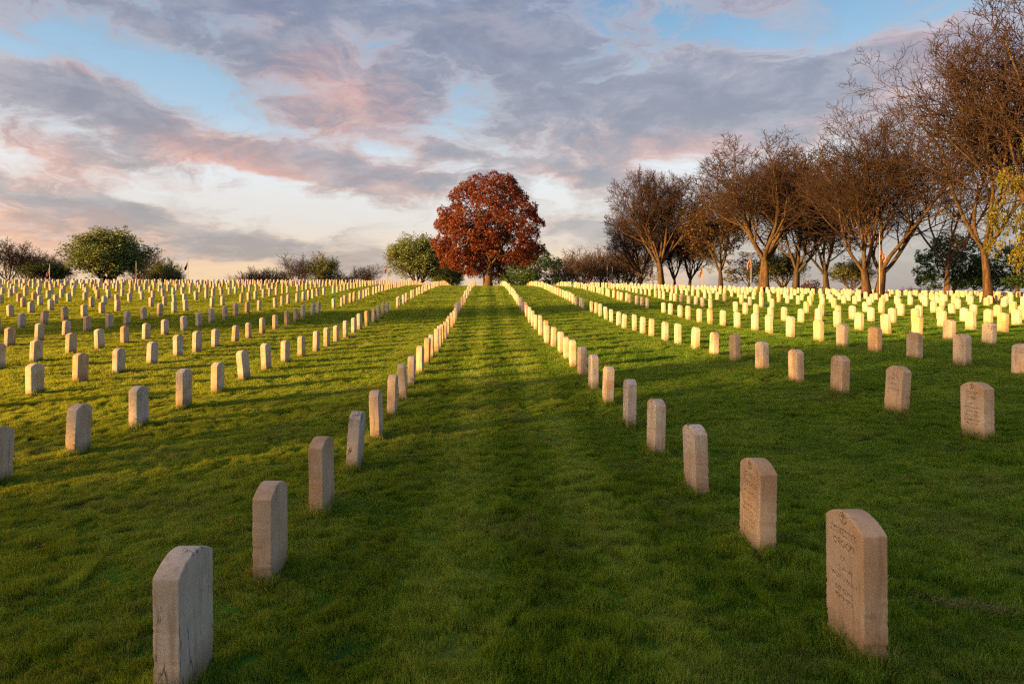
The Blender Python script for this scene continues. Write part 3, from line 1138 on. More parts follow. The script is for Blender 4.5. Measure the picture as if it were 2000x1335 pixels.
# grass object (geometry nodes instancing) ---------------------------------
pm = bpy.data.meshes.new("grass")
pm.from_pydata([tuple(map(float, p)) for p in gp], [], [])
a = pm.attributes.new("rot", 'FLOAT_VECTOR', 'POINT'); a.data.foreach_set("vector", np.array(gr, dtype=np.float32).ravel())
a = pm.attributes.new("scl", 'FLOAT_VECTOR', 'POINT'); a.data.foreach_set("vector", np.array(gs, dtype=np.float32).ravel())
a = pm.attributes.new("pick", 'INT', 'POINT'); a.data.foreach_set("value", np.array(gi, dtype=np.int32))
grass = link("grass", pm)
tag(grass, "short green lawn grass covering the slope between the headstones", "grass", kind='stuff')
ng = bpy.data.node_groups.new("lawn", 'GeometryNodeTree')
ng.interface.new_socket("Geometry", in_out='INPUT', socket_type='NodeSocketGeometry')
ng.interface.new_socket("Geometry", in_out='OUTPUT', socket_type='NodeSocketGeometry')
gin = ng.nodes.new('NodeGroupInput'); gout = ng.nodes.new('NodeGroupOutput')
iop = ng.nodes.new('GeometryNodeInstanceOnPoints')
g2i = ng.nodes.new('GeometryNodeGeometryToInstance')
for po in reversed(proto_obs):
    oi = ng.nodes.new('GeometryNodeObjectInfo')
    oi.inputs['Object'].default_value = po
    oi.transform_space = 'ORIGINAL'
    ng.links.new(oi.outputs['Geometry'], g2i.inputs[0])


def named(nm, typ):
    nd = ng.nodes.new('GeometryNodeInputNamedAttribute')
    nd.data_type = typ
    nd.inputs['Name'].default_value = nm
    return nd.outputs['Attribute']


ng.links.new(gin.outputs[0], iop.inputs['Points'])
ng.links.new(g2i.outputs[0], iop.inputs['Instance'])
iop.inputs['Pick Instance'].default_value = True
ng.links.new(named("pick", 'INT'), iop.inputs['Instance Index'])
ng.links.new(named("rot", 'FLOAT_VECTOR'), iop.inputs['Rotation'])
ng.links.new(named("scl", 'FLOAT_VECTOR'), iop.inputs['Scale'])
ng.links.new(iop.outputs[0], gout.inputs[0])
md = grass.modifiers.new("lawn", 'NODES')
md.node_group = ng

# ------------------------------------------------------------------ trees
class Skel:
    def __init__(s):
        s.b = {}

    def add(s, pts, rad, lev):
        s.b.setdefault((lev, len(pts)), []).append((pts, rad))


def grow_tree(seed, H, trunk_h, r0, limbs, kids, nseg, ratio, angs, env, wander=.075, up=.12, lean=0.0, maxlev=5, multi=1, droop=0.0, twig_r=.011):
    """env: (centre z, radius xy, radius z) crown ellipsoid. Returns Skel"""
    r = random.Random(seed)
    sk = Skel()
    tips = []

    def outside(p):
        return (p.x / env[1]) ** 2 + (p.y / env[1]) ** 2 + ((p.z - env[0]) / env[2]) ** 2

    def branch(p, d, L, rad, lev):
        n = nseg[min(lev, len(nseg) - 1)]
        pts = [p.copy()]; rads = [rad]
        e_r = rad * (.55 if lev < 2 else .4)
        wd = wander * (0.5 if lev == 0 else 1.0 + .25 * lev)
        dirs = [d.copy()]
        for i in range(n):
            d = d + Vector((r.gauss(0, 1), r.gauss(0, 1), r.gauss(0, .7))) * wd
            d.z += up * (1 if lev < 3 else .6) - droop * (lev >= 2)
            d.normalize()
            p = p + d * (L / n)
            pts.append(p.copy())
            rads.append(max(rad + (e_r - rad) * (i + 1) / n, twig_r * .55))
            dirs.append(d.copy())
        sk.add(pts, rads, lev)
        if lev >= maxlev:
            tips.append(pts[-1]); return
        if lev >= maxlev - 1:
            tips.append(pts[len(pts) // 2])
        nk = kids[min(lev, len(kids) - 1)]
        if lev == 0:
            nk = limbs
        az0 = r.uniform(0, 6.28)
        for c in range(nk):
            if lev == 0:
                t = r.uniform(.82, 1.0) if c else 1.0
            else:
                t = .22 + .78 * (c + r.random() * .8) / nk
                if c == nk - 1: t = 1.0
            f = t * n
            i = min(int(f), n - 1)
            q = pts[i].lerp(pts[i + 1], min(f - i, 1))
            dd = dirs[i + 1]
            ang = R(r.uniform(*angs[min(lev, len(angs) - 1)]))
            if c == nk - 1 and lev > 0: ang *= .4
            a = az0 + c * 2.4 + r.uniform(-.4, .4)
            if lev == 0: a = az0 + c * 6.283 / nk + r.uniform(-.3, .3)
            s1 = dd.orthogonal().normalized(); s2 = dd.cross(s1)
            nd = dd * math.cos(ang) + (s1 * math.cos(a) + s2 * math.sin(a)) * math.sin(ang)
            LL = L * r.uniform(*ratio) * (1.15 - .4 * t) if lev else H * r.uniform(.40, .52)
            for _ in range(5):
                if outside(q + nd * LL) > 1.0: LL *= .78
                else: break
            if outside(q) > 1.15 and lev > 1: continue
            if LL < .10: continue
            ra = rads[i] * (r.uniform(.50, .66) if lev else r.uniform(.50, .68))
            branch(q, nd, LL, max(ra, twig_r), lev + 1)

    for mnum in range(multi):
        off = Vector((0, 0, 0)) if multi == 1 else Vector(((mnum - (multi - 1) / 2) * r0 * 2.3, r.uniform(-.2, .2), 0))
        d0 = Vector((lean + (0 if multi == 1 else (mnum - .5) * .25), r.gauss(0, .04), 1)).normalized()
        branch(off + Vector((0, 0, -.2)), d0, trunk_h + .2, r0, 0)
    return sk, tips


SIDES = {0: 12, 1: 8, 2: 6, 3: 4, 4: 3, 5: 3, 6: 3, 7: 3}


def tubes(sk, levs):
    V, T = [], []
    base = 0
    for (lev, n), lst in sk.b.items():
        if lev not in levs:
            continue
        P = np.array([[tuple(p) for p in pts] for pts, _ in lst])      # B,n,3
        Rr = np.array([rad for _, rad in lst])
        if lev == 0:
            Rr = Rr.copy(); Rr[:, 0] *= 1.55; Rr[:, 1] *= 1.05
        S = SIDES[min(lev, 7)]
        if n < 2: continue
        ax = P[:, -1] - P[:, 0]
        ax /= np.maximum(np.linalg.norm(ax, axis=1, keepdims=True), 1e-6)
        ref = np.where(np.abs(ax[:, 2:3]) < .9, np.array([[0, 0, 1.]]), np.array([[1., 0, 0]]))
        s1 = np.cross(ax, ref); s1 /= np.linalg.norm(s1, axis=1, keepdims=True)
        s2 = np.cross(ax, s1)
        th = np.arange(S) / S * 2 * np.pi
        ring = s1[:, None, :] * np.cos(th)[None, :, None] + s2[:, None, :] * np.sin(th)[None, :, None]   # B,S,3
        if lev == 0:
            wob = 1 + .12 * np.sin(th * 3 + 1) + .07 * np.sin(th * 5)
            ring = ring * wob[None, :, None]
        VV = P[:, :, None, :] + ring[:, None, :, :] * Rr[:, :, None, None]
        B = len(lst)
        V.append(VV.reshape(-1, 3))
        id_ = (np.arange(B * n * S).reshape(B, n, S)) + base
        a = id_[:, :-1, :]; b = id_[:, 1:, :]
        a2 = np.roll(a, -1, 2); b2 = np.roll(b, -1, 2)
        T.append(np.stack([a, b, b2, a2], -1).reshape(-1, 4))
        base += B * n * S
    return np.concatenate(V), np.concatenate(T)


def leaves(anchors, per, spread, size, seed, centre=None, outb=.5):
    r = np.random.RandomState(seed)
    A = np.repeat(np.asarray(anchors, float), per, axis=0)
    n = len(A)
    off = r.normal(0, 1, (n, 3)); off /= np.linalg.norm(off, axis=1, keepdims=True)
    off *= (r.uniform(.3, 1, (n, 1)) * spread)
    P = A + off
    nr = r.normal(0, 1, (n, 3)) + off / spread * 1.0
    if centre is not None:
        o = P - np.asarray(centre); o /= np.maximum(np.linalg.norm(o, axis=1, keepdims=True), 1e-6)
        nr = nr + o * outb * 2
    nr /= np.linalg.norm(nr, axis=1, keepdims=True)
    t1 = np.cross(nr, r.normal(0, 1, (n, 3))); t1 /= np.linalg.norm(t1, axis=1, keepdims=True)
    t2 = np.cross(nr, t1)
    s = size * r.uniform(.6, 1.25, (n, 1))
    V = np.stack([P - t1 * s * .5, P - t2 * s * .42 + nr * s * .10, P + t1 * s * .55 - nr * s * .12, P + t2 * s * .42 + nr * s * .10], 1)
    Q = np.arange(n * 4).reshape(n, 4)
    return V.reshape(-1, 3), Q


STD = dict(kids=[5, 6, 6, 5, 4, 3], nseg=[5, 7, 6, 5, 3, 2, 1], ratio=(.50, .72), angs=[(22, 42), (25, 50), (28, 58), (28, 60), (30, 60)])
BARE = {}


def bare_proto(key, seed, H, trunk_h, r0, limbs, env, matb=None, matt=None, leafmat=None, leaf=None, **kw):
    a = dict(STD); a.update(kw)
    sk, tips = grow_tree(seed, H, trunk_h, r0, limbs, env=env, **a)
    ml = a.get('maxlev', 5)
    tm = np_mesh("trunk", *tubes(sk, {0, 1, 2}), matb or M_BARK, True)
    cm = np_mesh("crown", *tubes(sk, set(range(3, 8))), matt or M_TWIG, True)
    fm_ = None
    if leafmat is not None:
        r = random.Random(seed)
        ts = [t for t in tips if leaf.get('test', lambda p: True)(t)]
        if leaf.get('max') and len(ts) > leaf['max']:
            ts = r.sample(ts, leaf['max'])
        if ts:
            fm_ = np_mesh("foliage", *leaves([tuple(t) for t in ts], leaf['per'], leaf['spread'], leaf['size'], seed), leafmat)
    zs = max(p.z for (l, n), lst in sk.b.items() if l >= 3 for pts, _ in lst for p in pts)
    xs_ = [abs(p.x) for (l, n), lst in sk.b.items() if l >= 3 for pts, _ in lst for p in pts]
    BARE[key] = (tm, cm, fm_, zs, max(xs_))


bare_proto('A', 101, 12, 2.4, .33, 6, (7.4, 5.6, 5.2), maxlev=6, kids=[5, 6, 5, 5, 4, 4], twig_r=.014)
bare_proto('B', 117, 13, 2.8, .34, 6, (8.2, 6.2, 5.6), maxlev=6, kids=[5, 6, 5, 5, 4, 4], twig_r=.014)
bare_proto('C', 131, 14, 2.2, .30, 4, (8.9, 7.6, 6.2), maxlev=6, multi=2, kids=[5, 6, 5, 5, 4, 3], twig_r=.013, angs=[(14, 40), (25, 50), (25, 55), (25, 60), (25, 60)])
bare_proto('D', 149, 19, 3.4, .27, 5, (11.6, 8.6, 9.4), maxlev=6, kids=[5, 5, 5, 4, 4, 3], twig_r=.012,
           angs=[(22, 55), (25, 50), (25, 55), (25, 60), (25, 60)], wander=.14)
bare_proto('E', 163, 9, 1.6, .26, 5, (5.4, 6.2, 4.2), maxlev=6, kids=[5, 5, 5, 4, 4, 3], twig_r=.017, leafmat=M_BROWNL,
           leaf=dict(per=3, spread=.25, size=.13, max=2600), matb=M_BARK_D)
bare_proto('S', 171, 6, .7, .15, 7, (3.3, 4.6, 3.1), maxlev=5, kids=[5, 5, 5, 4, 3], twig_r=.016, matb=M_BARK_D, matt=M_TWIG_D)
bare_proto('G', 181, 9, .5, .30, 9, (4.2, 6.6, 5.2), maxlev=5, kids=[5, 6, 6, 5, 3], twig_r=.018, matb=M_BARK_D, matt=M_TWIG_D,
           leafmat=M_GREEN, leaf=dict(per=6, spread=.34, size=.16, max=5200))
bare_proto('H', 193, 7, .7, .20, 7, (3.5, 4.4, 3.6), maxlev=5, kids=[5, 6, 5, 4, 3], twig_r=.018, matb=M_BARK_D, matt=M_TWIG_D,
           leafmat=M_GREEN, leaf=dict(per=5, spread=.28, size=.14, max=1300))


def place_tree(key, name, px, Y, top_px, label, cat="tree", group=None, rot=0.0, base_y=None, wide=1.0, dz=0.0, foliage=None):
    """put a tree so that its top reaches the picture height it has from the camera"""
    tm, cm, fm_, zt, xr = BARE[key]
    X = X_of(px, Y)
    z0 = gz(X, Y, False) + dz
    topz = EYE + (HOR - top_px) * Y / F
    sc = (topz - z0) / zt
    e = empty(name, (X, Y, z0))
    e.rotation_euler = (0, 0, rot)
    e.scale = (sc * wide, sc * wide, sc)
    link("trunk", tm, parent=e)
    link("crown", cm, parent=e)
    if fm_ is not None and foliage is not False:
        link("foliage", fm_, parent=e)
    tag(e, label, cat, group)
    return e


GR = "bare trees along the right side"
place_tree('A', "bare_tree", 1292, 68, 320, "bare tree with orange lit trunk at the left end of the tree line", group=GR, rot=.4)
place_tree('B', "bare_tree", 1492, 56, 262, "tall bare tree with low forked bright orange trunk", group=GR, rot=1.2, wide=1.4)
place_tree('C', "bare_tree", 1703, 47, 196, "widest bare tree with twin trunks touching, behind the red flag", group=GR, rot=.1, wide=1.25)
place_tree('D', "bare_tree", 1930, 41, 62, "tallest bare tree with a single dark trunk at the right edge", group=GR, rot=2.2, wide=1.1)
place_tree('E', "budding_tree", 1553, 60, 285, "dark trunked tree in brown bud between the forked and twin trunk trees", group=GR, rot=.3)
place_tree('E', "budding_tree", 1406, 66, 345, "dark crooked tree in brown bud left of the forked orange tree", group=GR, rot=2.0)
place_tree('A', "bare_tree", 1250, 82, 405, "smaller bare tree behind the first orange trunk", group=GR, rot=3.0, wide=1.1)
place_tree('B', "bare_tree", 1318, 84, 432, "thin bare tree standing further back right of the orange trunk", group=GR, rot=4.4)
place_tree('A', "bare_tree", 1347, 86, 425, "thin bare tree behind the line, beside the flag pole", group=GR, rot=5.3)
place_tree('E', "budding_tree", 1615, 66, 310, "budding tree behind and left of the twin trunks", group=GR, rot=4.1)
place_tree('B', "bare_tree", 2075, 36, -30, "bare tree leaning in from beyond the right edge", group=GR, rot=2.9, wide=1.05)
place_tree('D', "bare_tree", 1850, 64, 235, "bare tree standing far back between the twin trunk tree and the tallest tree", group=GR, rot=.9)

GT = "small bare trees on the far crest at right"
for px, Y, tp, ro, lab in [(1108, 105, 492, 0, "leftmost small bare tree behind the crest, beside the green tree"),
                           (1142, 100, 482, 1.1, "low bare purple brown tree second from the left of its thicket"),
                           (1170, 104, 478, 2.3, "low bare tree in the middle of the thicket behind the flag"),
                           (1205, 98, 474, 3.4, "low bare tree at the right of the thicket, beside two poles"),
                           (1236, 96, 470, 4.6, "last low bare tree of the thicket, under the orange tree's branches")]:
    place_tree('S', "small_bare_tree", px, Y, tp, lab, group=GT, rot=ro, wide=1.3)
GL = "small bare trees on the far crest at left"
for px, Y, tp, ro, wd, lab in [(492, 118, 524, 0.5, 1.1, "low bare bushy tree, leftmost of the middle group on the crest"),
                               (512, 110, 517, 1.7, 1.0, "rounded low bare tree left of the larger pair"),
                               (545, 108, 519, 2.6, .9, "low bare tree touching the larger pair"),
                               (582, 100, 493, 3.1, 1.0, "larger bare half of the pair on the crest"),
                               (672, 108, 525, 4.9, 1.1, "lowest bare tree between the pair and the lone one"),
                               (716, 100, 512, 5.6, .95, "lone rounded bare tree left of the striped flag"),
                               (283, 120, 478, 2.2, .8, "bare twiggy tree top beside the big green dome tree"),
                               (20, 92, 458, 1.3, 1.0, "tall bare dark tree at the left picture edge"),
                               (52, 96, 482, 2.9, .9, "bare dark tree second from the left edge"),
                               (82, 100, 485, 4.1, .8, "bare tree top rising over the brown bushes")]:
    place_tree('S', "small_bare_tree", px, Y, tp, lab, group=GL, rot=ro, wide=wd * 1.3)
place_tree('G', "dome_tree", 211, 95, 441, "big dome shaped tree in new green leaf on the left crest", rot=.6, wide=1.6)
place_tree('H', "leafing_tree", 632, 100, 494, "leafing greenish half of the tree pair on the crest", rot=.2, wide=1.3)
place_tree('H', "leafing_tree", 315, 105, 503, "small round leafing tree right of the grey building", rot=1.4)
place_tree('H', "leafing_tree", 340, 108, 515, "smallest leafing tree beside the dark flag", rot=3.4, wide=1.0)
place_tree('H', "leafing_tree", 75, 92, 500, "low brown green bushy tree near the left edge", rot=2.4, wide=1.4)
place_tree('H', "leafing_tree", 118, 94, 508, "low green tree touching the big dome tree", rot=4.4, wide=1.2)
place_tree('G', "leafing_tree", 818, 92, 453, "light green tree partly hidden by the copper tree", rot=2.1, wide=1.2)
place_tree('G', "leafing_tree", 872, 100, 505, "low green tree under the copper tree's left branches", rot=3.9, wide=1.3)
place_tree('H', "leafing_tree", 1660, 70, 500, "small leafy tree behind the twin trunks", rot=.9, wide=1.5)
place_tree('H', "leafing_tree", 1530, 72, 480, "green leafing tree behind the forked orange trunk", rot=5.0, wide=1.3)


# dense trees built from leafy lobes -----------------------------------------
def lobe_tree(key, seed, H, prof, trunk_h, r0, n_lobes, lob_r, clusters, per, leaf_size, leafmat, limbs=5, bark=None, shell=.72):
    r = np.random.RandomState(seed)
    zs = np.array([p[0] for p in prof]) * H; rs = np.array([p[1] for p in prof])
    A = []
    cz = (zs[0] + zs[-1]) / 2
    k = 0
    while k < n_lobes:
        z = r.uniform(zs[0] + .4, zs[-1] - .4)
        Rm = np.interp(z, zs, rs)
        if r.rand() > (Rm / rs.max()) ** 1.2: continue
        a = r.uniform(0, 2 * np.pi)
        lr = r.uniform(*lob_r)
        rad = max(Rm - lr * .7, 0) * (r.uniform(shell, 1.02) if r.rand() < .8 else r.uniform(.1, shell))
        c = np.array([rad * np.cos(a), rad * np.sin(a), z])
        n = int(clusters * (lr / lob_r[1]) ** 2)
        d = r.normal(0, 1, (n, 3)); d[:, 2] = d[:, 2] * .8 + .15
        d += np.array([np.cos(a), np.sin(a), .2]) * .6
        d /= np.linalg.norm(d, axis=1, keepdims=True)
        P = c + d * lr * r.uniform(.72, 1.05, (n, 1)) * np.array([1, 1, .78])
        A.append(P)
        k += 1
    A = np.concatenate(A)
    A = A[A[:, 2] > zs[0] - .5]
    lv, lq = leaves(A, per, leaf_size * 1.25, leaf_size, seed, centre=(0, 0, cz * .8), outb=.4)
    cm = np_mesh("crown", lv, lq, leafmat)
    env = (cz, rs.max() * .92, (zs[-1] - zs[0]) / 2 * 1.0)
    sk, tips = grow_tree(seed, H * .85, trunk_h, r0, limbs, env=env, kids=[5, 5, 4, 4], nseg=[5, 7, 5, 4, 3], ratio=(.5, .72), angs=[(18, 45), (25, 55), (25, 60)], maxlev=4, twig_r=.02)
    tm = np_mesh("trunk", *tubes(sk, {0, 1, 2, 3, 4}), bark or M_BARK_D, True)
    BARE[key] = (tm, cm, None, zs[-1] + lob_r[0] * .2, rs.max())


lobe_tree('MAPLE', 12, 12.0, [(.14, 3.4), (.24, 5.6), (.35, 6.0), (.5, 6.1), (.68, 5.2), (.82, 4.0), (.94, 2.4), (1.0, .8)], 2.6, .42, 290, (.5, 1.15), 62, 9, .145, M_COPPER, shell=.78, bark=M_BARK)
lobe_tree('DENSE', 23, 9.0, [(.06, 2.8), (.2, 4.0), (.45, 4.6), (.7, 3.8), (.9, 2.0), (1.0, .6)], 1.6, .28, 90, (.6, 1.3), 60, 6, .19, M_DGREEN)
lobe_tree('YG', 31, 9.0, [(.15, 2.4), (.3, 4.0), (.5, 4.4), (.75, 3.6), (.92, 2.0), (1.0, .5)], 1.8, .2, 60, (.5, 1.1), 48, 6, .17, M_YGREEN)
lobe_tree('PURP', 37, 4.0, [(.05, 1.6), (.4, 2.2), (.8, 1.4), (1.0, .4)], .6, .12, 34, (.4, .8), 34, 5, .16, M_PURPLE)

place_tree('MAPLE', "copper_maple", 954, 70.5, 337, "large round copper red maple standing alone at the end of the aisle", rot=1.0)
place_tree('MAPLE', "copper_maple", 946, 76, 440, "smaller copper maple trunk standing close behind the large one", rot=3.3, wide=.7)
place_tree('DENSE', "green_tree", 1040, 90, 482, "dark green dense tree right behind the copper maple", rot=.3, wide=1.4)
place_tree('YG', "green_tree", 1000, 94, 510, "lighter green low tree directly behind the maple trunk", rot=1.3, wide=1.3)
place_tree('DENSE', "green_tree", 1862, 70, 458, "dark green rounded tree left of the tallest trunk", rot=2.3, wide=1.2)
place_tree('DENSE', "green_tree", 1985, 66, 478, "dark green tree right of the tallest trunk", rot=4.3, wide=1.6)
place_tree('YG', "green_tree", 1905, 74, 505, "yellowish low tree behind the tallest trunk", rot=3.3, wide=1.6)
place_tree('YG', "green_tree", 1462, 74, 492, "bright green low tree left of the forked orange trunk", rot=.3, wide=1.3)
place_tree('YG', "young_green_tree", 2035, 34, 265, "yellow green leafy tree entering at the right edge", rot=.3, wide=.56)
place_tree('PURP', "purple_tree", 1586, 82, 543, "small purple leaved tree low between two dark trunks", rot=.3, wide=1.2)
place_tree('DENSE', "green_bush", 1687, 95, 556, "small round green bush on the skyline right of the twin trunks", cat="bush", rot=.3)
place_tree('S', "small_bare_tree", 1785, 110, 557, "tiny bare reddish bush on the skyline", cat="bush", rot=.3, wide=1.6)

# trees behind and to the left of the camera, whose long evening shadow covers the near lawn
ax_ = Vector((math.cos(R(SUN_IN)), math.sin(R(SUN_IN)), 0))
ay_ = Vector((-math.sin(R(SUN_IN)), math.cos(R(SUN_IN)), 0))
for i, (t, n, H, wd, key) in enumerate([
        (-52, -38, 15, 1.2, 'DENSE'), (-48, -30, 16, 1.15, 'DENSE'), (-52, -22, 15, 1.2, 'DENSE'), (-47, -15, 16, 1.15, 'DENSE'),
        (-50, -8, 15.5, 1.15, 'DENSE'), (-46, -1.5, 15, 1.05, 'DENSE'), (-50, 4.6, 15.0, .85, 'DENSE')]):
    p = ax_ * t + ay_ * n
    z0 = gz(p.x, p.y, False)
    tm, cm, fm_, zt, xr = BARE[key]
    e = empty("shade_tree", (p.x, p.y, z0))
    sc = H / zt
    e.scale = (sc * wd, sc * wd, sc)
    e.rotation_euler = (0, 0, i * 1.3)
    link("trunk", tm, parent=e); link("crown", cm, parent=e)
    tag(e, "dense green tree of the grove behind the viewpoint, number %s from its south end" % ORD[i], "tree", "grove behind the viewpoint")
for i, (t, n, H, wd) in enumerate([(-45, 27.5, 14, .7)]):
    p = ax_ * t + ay_ * n
    z0 = gz(p.x, p.y, False)
    tm, cm, fm_, zt, xr = BARE['B']
    e = empty("shade_tree", (p.x, p.y, z0))
    sc = H / zt
    e.scale = (sc * wd, sc * wd, sc)
    e.rotation_euler = (0, 0, i * 1.3)
    link("trunk", tm, parent=e); link("crown", cm, parent=e)
    tag(e, "bare tree standing alone to the west of the graves", "tree", "grove behind the viewpoint")

# ------------------------------------------------------------------ flags on poles
M_POLE = mat_simple("pole_paint", (0.20, 0.17, 0.14, 1), 0.4, 0.1, 4, 0.05, 0.5)


def mat_flag(dark):
    m, w = new_mat("flag_dark" if dark else "flag_stripes")
    tc = w.n('ShaderNodeTexCoord')
    sp = w.n('ShaderNodeSeparateXYZ')
    w.put(sp.inputs[0], tc.outputs['UV'])
    if dark:
        col = (0.02, 0.02, 0.025, 1)
        finish(w, col, 0.8)
        return m
    s = w.m('FRACT', w.m('MULTIPLY', sp.outputs[1], 6.5))
    st = w.m('GREATER_THAN', s, 0.5)
    col = w.mix(st, (0.34, 0.015, 0.02, 1), (0.45, 0.40, 0.38, 1))
    canton = w.m('MULTIPLY', w.m('LESS_THAN', sp.outputs[0], 0.4), w.m('GREATER_THAN', sp.outputs[1], 0.46))
    vor = w.n('ShaderNodeTexVoronoi')
    w.put(vor.inputs['Vector'], tc.outputs['UV'])
    vor.inputs['Scale'].default_value = 16
    vor.inputs['Randomness'].default_value = 0.0
    star = w.m('LESS_THAN', vor.outputs['Distance'], 0.22)
    blue = w.mix(star, (0.02, 0.03, 0.12, 1), (0.75, 0.7, 0.66, 1))
    col = w.mix(canton, col, blue)
    finish(w, col, 0.85, trans=(col, 0.25))
    return m


M_FLAG, M_FLAGD = mat_flag(False), mat_flag(True)


def flag_mesh(seed, fw, fh, mat):
    """limp cloth hanging from its hoist: gathered folds, fly corner falling"""
    nu, nv = 30, 16
    r = random.Random(seed)
    ph = r.random() * 6
    V, uv = [], []
    for i in range(nu + 1):
        u = i / nu
        for j in range(nv + 1):
            v = j / nv
            out = .30 * fw * (u ** .8) * (0.55 + .45 * math.sin(v * 2.2 + .4))
            drop = fw * .80 * (1 - math.exp(-1.6 * u)) * (1.0)
            fold = math.sin(u * 14 + ph + v * 1.5)
            V.append((out + .03 * fold, .07 * math.sin(u * 17 + ph) * (0.3 + u), v * fh * (1 - .12 * u) - drop * (.75 + .25 * v)))
            uv.append((u, v))
    idx_ = np.arange((nu + 1) * (nv + 1)).reshape(nu + 1, nv + 1)
    q = np.stack([idx_[:-1, :-1], idx_[1:, :-1], idx_[1:, 1:], idx_[:-1, 1:]], -1).reshape(-1, 4)
    me = np_mesh("flag", np.array(V), q, mat, True)
    ul = me.uv_layers.new(name="UVMap")
    li = np.zeros(len(me.loops), dtype=np.int32)
    me.loops.foreach_get("vertex_index", li)
    ul.data.foreach_set("uv", np.array(uv, dtype=np.float32)[li].ravel())
    return me


def lathe(bm, prof, seg=12, cx=0, cy=0):
    rings = [[bm.verts.new((cx + r_ * math.cos(2 * math.pi * k / seg), cy + r_ * math.sin(2 * math.pi * k / seg), z)) for k in range(seg)] for r_, z in prof]
    for A, B in zip(rings[:-1], rings[1:]):
        for k in range(seg):
            bm.faces.new([A[k], A[(k + 1) % seg], B[(k + 1) % seg], B[k]])
    bm.faces.new(rings[0][::-1]); bm.faces.new(rings[-1])


def flagpole(px, Y, top_px, flag, label, fh=.8, fw=1.25, drop_px=0, side=-1):
    X = X_of(px, Y)
    z0 = gz(X, Y, False)
    H = EYE + (HOR - top_px) * Y / F - z0
    e = empty("flagpole", (X, Y, z0))
    bm = bmesh.new()
    lathe(bm, [(.03, -.3), (.03, H * .5), (.024, H), (.015, H + .01)])
    pm_ = bm_to_mesh(bm, "pole", M_POLE)
    link("pole", pm_, parent=e)
    bm = bmesh.new()
    lathe(bm, [(.01, H + .005), (.05, H + .03), (.065, H + .075), (.05, H + .12), (.01, H + .14)])
    link("finial", bm_to_mesh(bm, "finial", M_POLE), parent=e)
    if flag:
        fo = link("flag", flag_mesh(int(px), fw, fh, M_FLAGD if flag == 'dark' else M_FLAG), parent=e, loc=(.035 * side, 0, H - fh - .12 - drop_px))
        fo.scale = (side, 1, 1)
    tag(e, label, "flagpole", "flagpoles behind the graves")
    return e


flagpole(1718, 44.5, 456, 'us', "tall flagpole with red striped flag in front of the twin trunk tree", fh=.75, fw=1.2, drop_px=.5, side=1)
flagpole(1467, 58, 494, 'us', "flagpole with a limp red and white flag left of the forked orange trunk", fh=.8, fw=1.2)
flagpole(1372, 70, 515, 'us', "flagpole with a small red flag beside the dark crooked tree")
flagpole(1275, 74, 517, 'us', "flagpole with a small flag left of the leftmost orange trunk")
flagpole(1196, 80, 524, 'us', "flagpole with a small pale flag before the purple brown thicket")
flagpole(1186, 80, 508, None, "thin flagpole without a flag before the purple brown thicket")
flagpole(757, 82, 511, 'us', "flagpole with striped flag left of the light green tree")
flagpole(367, 84, 505, 'dark', "flagpole with a dark furled flag standing alone against the sky")
flagpole(266, 84, 512, 'dark', "flagpole with a dark blue flag before the big dome tree")
flagpole(97, 84, 517, 'us', "flagpole with a pink lit flag before the brown bushes at left")

# ------------------------------------------------------------------ far grey building at left
M_WALLG = mat_simple("grey_render", (0.23, 0.25, 0.29, 1), 0.9, 0.2, 2)
M_ROOFG = mat_simple("flat_roof_trim", (0.33, 0.34, 0.36, 1), 0.8, 0.2, 2)
M_GLASSD = mat_simple("dark_glass", (0.03, 0.035, 0.045, 1), 0.15, 0.1, 2, 0.0, 0.5)


def boxm(name, x0, x1, y0, y1, z0, z1, mat, parent):
    v = [(x, y, z) for x in (x0, x1) for y in (y0, y1) for z in (z0, z1)]
    f = [(0, 1, 3, 2), (4, 6, 7, 5), (0, 4, 5, 1), (2, 3, 7, 6), (0, 2, 6, 4), (1, 5, 7, 3)]
    return link(name, np_mesh(name, np.array(v, float), np.array(f), mat), parent=parent)


YB = 135.0
XB = X_of(271, YB)
bl = empty("grey_building", (XB, YB, gz(XB, YB, False)))
hb = EYE + (HOR - 529) * YB / F - gz(XB, YB, False)
boxm("tower_wall", .9, 1.9, 0, 4, -2, hb, M_WALLG, bl)
boxm("wall", -1.2, .897, .3, 4, -2, hb - .75, M_WALLG, bl)
boxm("roof", .8, 2.0, -.1, 4.1, hb + .003, hb + .12, M_ROOFG, bl)
for k in range(3):
    boxm("window", -1.0 + k * .6, -.6 + k * .6, .22, .297, hb - 1.5, hb - 1.05, M_GLASSD, bl)
tag(bl, "small grey block shaped building behind the crest beside the dome tree", "building")

# ------------------------------------------------------------------ blue marker flag on the lawn
M_BLUE = mat_simple("blue_plastic", (0.03, 0.16, 0.45, 1), 0.5, 0.1, 5)
Xm = X_of(1497, 33.6)
mk = empty("marker_flag", (Xm, 33.6, gz(Xm, 33.6)))
bm = bmesh.new(); lathe(bm, [(.004, -.05), (.004, .17), (.002, .175)], 6)
link("wire_stem", bm_to_mesh(bm, "wire_stem", M_POLE), parent=mk)
bm = prism([(-.075, .03), (.075, .03), (.02, .17), (-.01, .17)], .003)
pn = link("pennant", bm_to_mesh(bm, "pennant", M_BLUE, Matrix.Rotation(R(90), 4, 'X')), parent=mk, loc=(0, -.008, 0))
tag(mk, "tiny blue triangular marker flag standing among the right hand headstones", "marker flag")

# ------------------------------------------------------------------ dead leaves and dry grass on the lawn
M_DEAD = mat_simple("dead_leaf", (0.16, 0.055, 0.03, 1), 0.8, 0.4, 30)


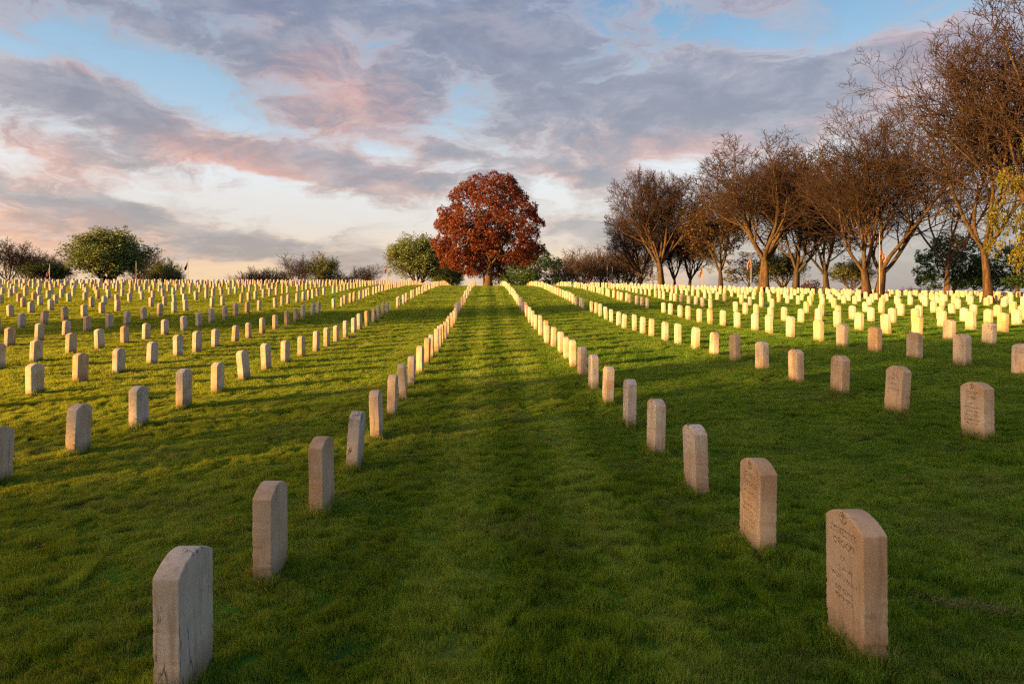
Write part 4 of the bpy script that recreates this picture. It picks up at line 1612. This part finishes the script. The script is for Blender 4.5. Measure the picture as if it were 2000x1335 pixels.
def dead_leaf(px, py, sz, seed, label):
    # where the sight line meets the lawn
    Y = 3.0
    for _ in range(40):
        zg = gz(X_of(px, Y), Y) - EYE
        Y = min(max(-zg * F / (py - HOR), 1.5), 60)
    X = X_of(px, Y)
    r = random.Random(seed)
    bm = bmesh.new()
    n = 9
    c = bm.verts.new((0, 0, 0))
    ring = []
    for k in range(n):
        a = 2 * math.pi * k / n
        rad = sz * (1.0 if k % 2 == 0 else .5) * r.uniform(.8, 1.2)
        ring.append(bm.verts.new((rad * math.cos(a), rad * math.sin(a), rad * .5 * r.uniform(-.2, 1))))
    for k in range(n):
        bm.faces.new([c, ring[k], ring[(k + 1) % n]])
    o = link("dead_leaf", bm_to_mesh(bm, "dead_leaf", M_DEAD), loc=(X, Y, gz(X, Y) + .055))
    o.rotation_euler = (r.uniform(-.5, .5), r.uniform(-.5, .5), r.uniform(0, 6))
    tag(o, label, "leaf", "dead leaves on the lawn")


dead_leaf(450, 1034, .022, 1, "reddish dead leaf lying left of the second headstone left of the aisle")
dead_leaf(78, 1086, .04, 2, "curled brown leaf lying on the dark lawn at far left")
dead_leaf(488, 1136, .025, 3, "red brown leaf against the foot of the second left headstone")
dead_leaf(1528, 1062, .024, 4, "reddish leaf at the foot of the DOTSCH headstone")
dead_leaf(1432, 728, .05, 5, "brown leaf on the lit edge of the lawn among the right hand rows")
dead_leaf(1772, 942, .03, 6, "reddish leaf on the lawn behind the nearest right headstone")

# dry raked up grass beside the nearest right stone
r_ = np.random.RandomState(3)
n = 260
cx_ = r_.normal(0, 1, n) * .13; cy_ = r_.normal(0, 1, n) * .05 - cx_ * .5
DX, DY = 2.30, 3.15
xw = DX + cx_; yw = DY + cy_
zw = ground_z(xw, yw) + .030 + r_.uniform(0, .02, n)
aa = r_.uniform(0, np.pi, n); ll = r_.uniform(.010, .028, n)
d = np.stack([np.cos(aa) * ll, np.sin(aa) * ll, r_.uniform(-.01, .012, n)], -1)
pw = np.stack([-np.sin(aa), np.cos(aa), np.zeros(n)], -1) * .0010
c0 = np.stack([xw, yw, zw], -1)
V = np.stack([c0 - d - pw, c0 - d + pw, c0 + d + pw, c0 + d - pw], 1).reshape(-1, 3)
M_DRY = mat_simple("dry_grass", (0.20, 0.15, 0.07, 1), 0.9, 0.5, 30)
tag(link("dry_grass_clippings", np_mesh("dry_grass_clippings", V, np.arange(n * 4).reshape(n, 4), M_DRY)), "streak of dry brown grass clippings right of the nearest headstone", "clippings", kind='stuff')
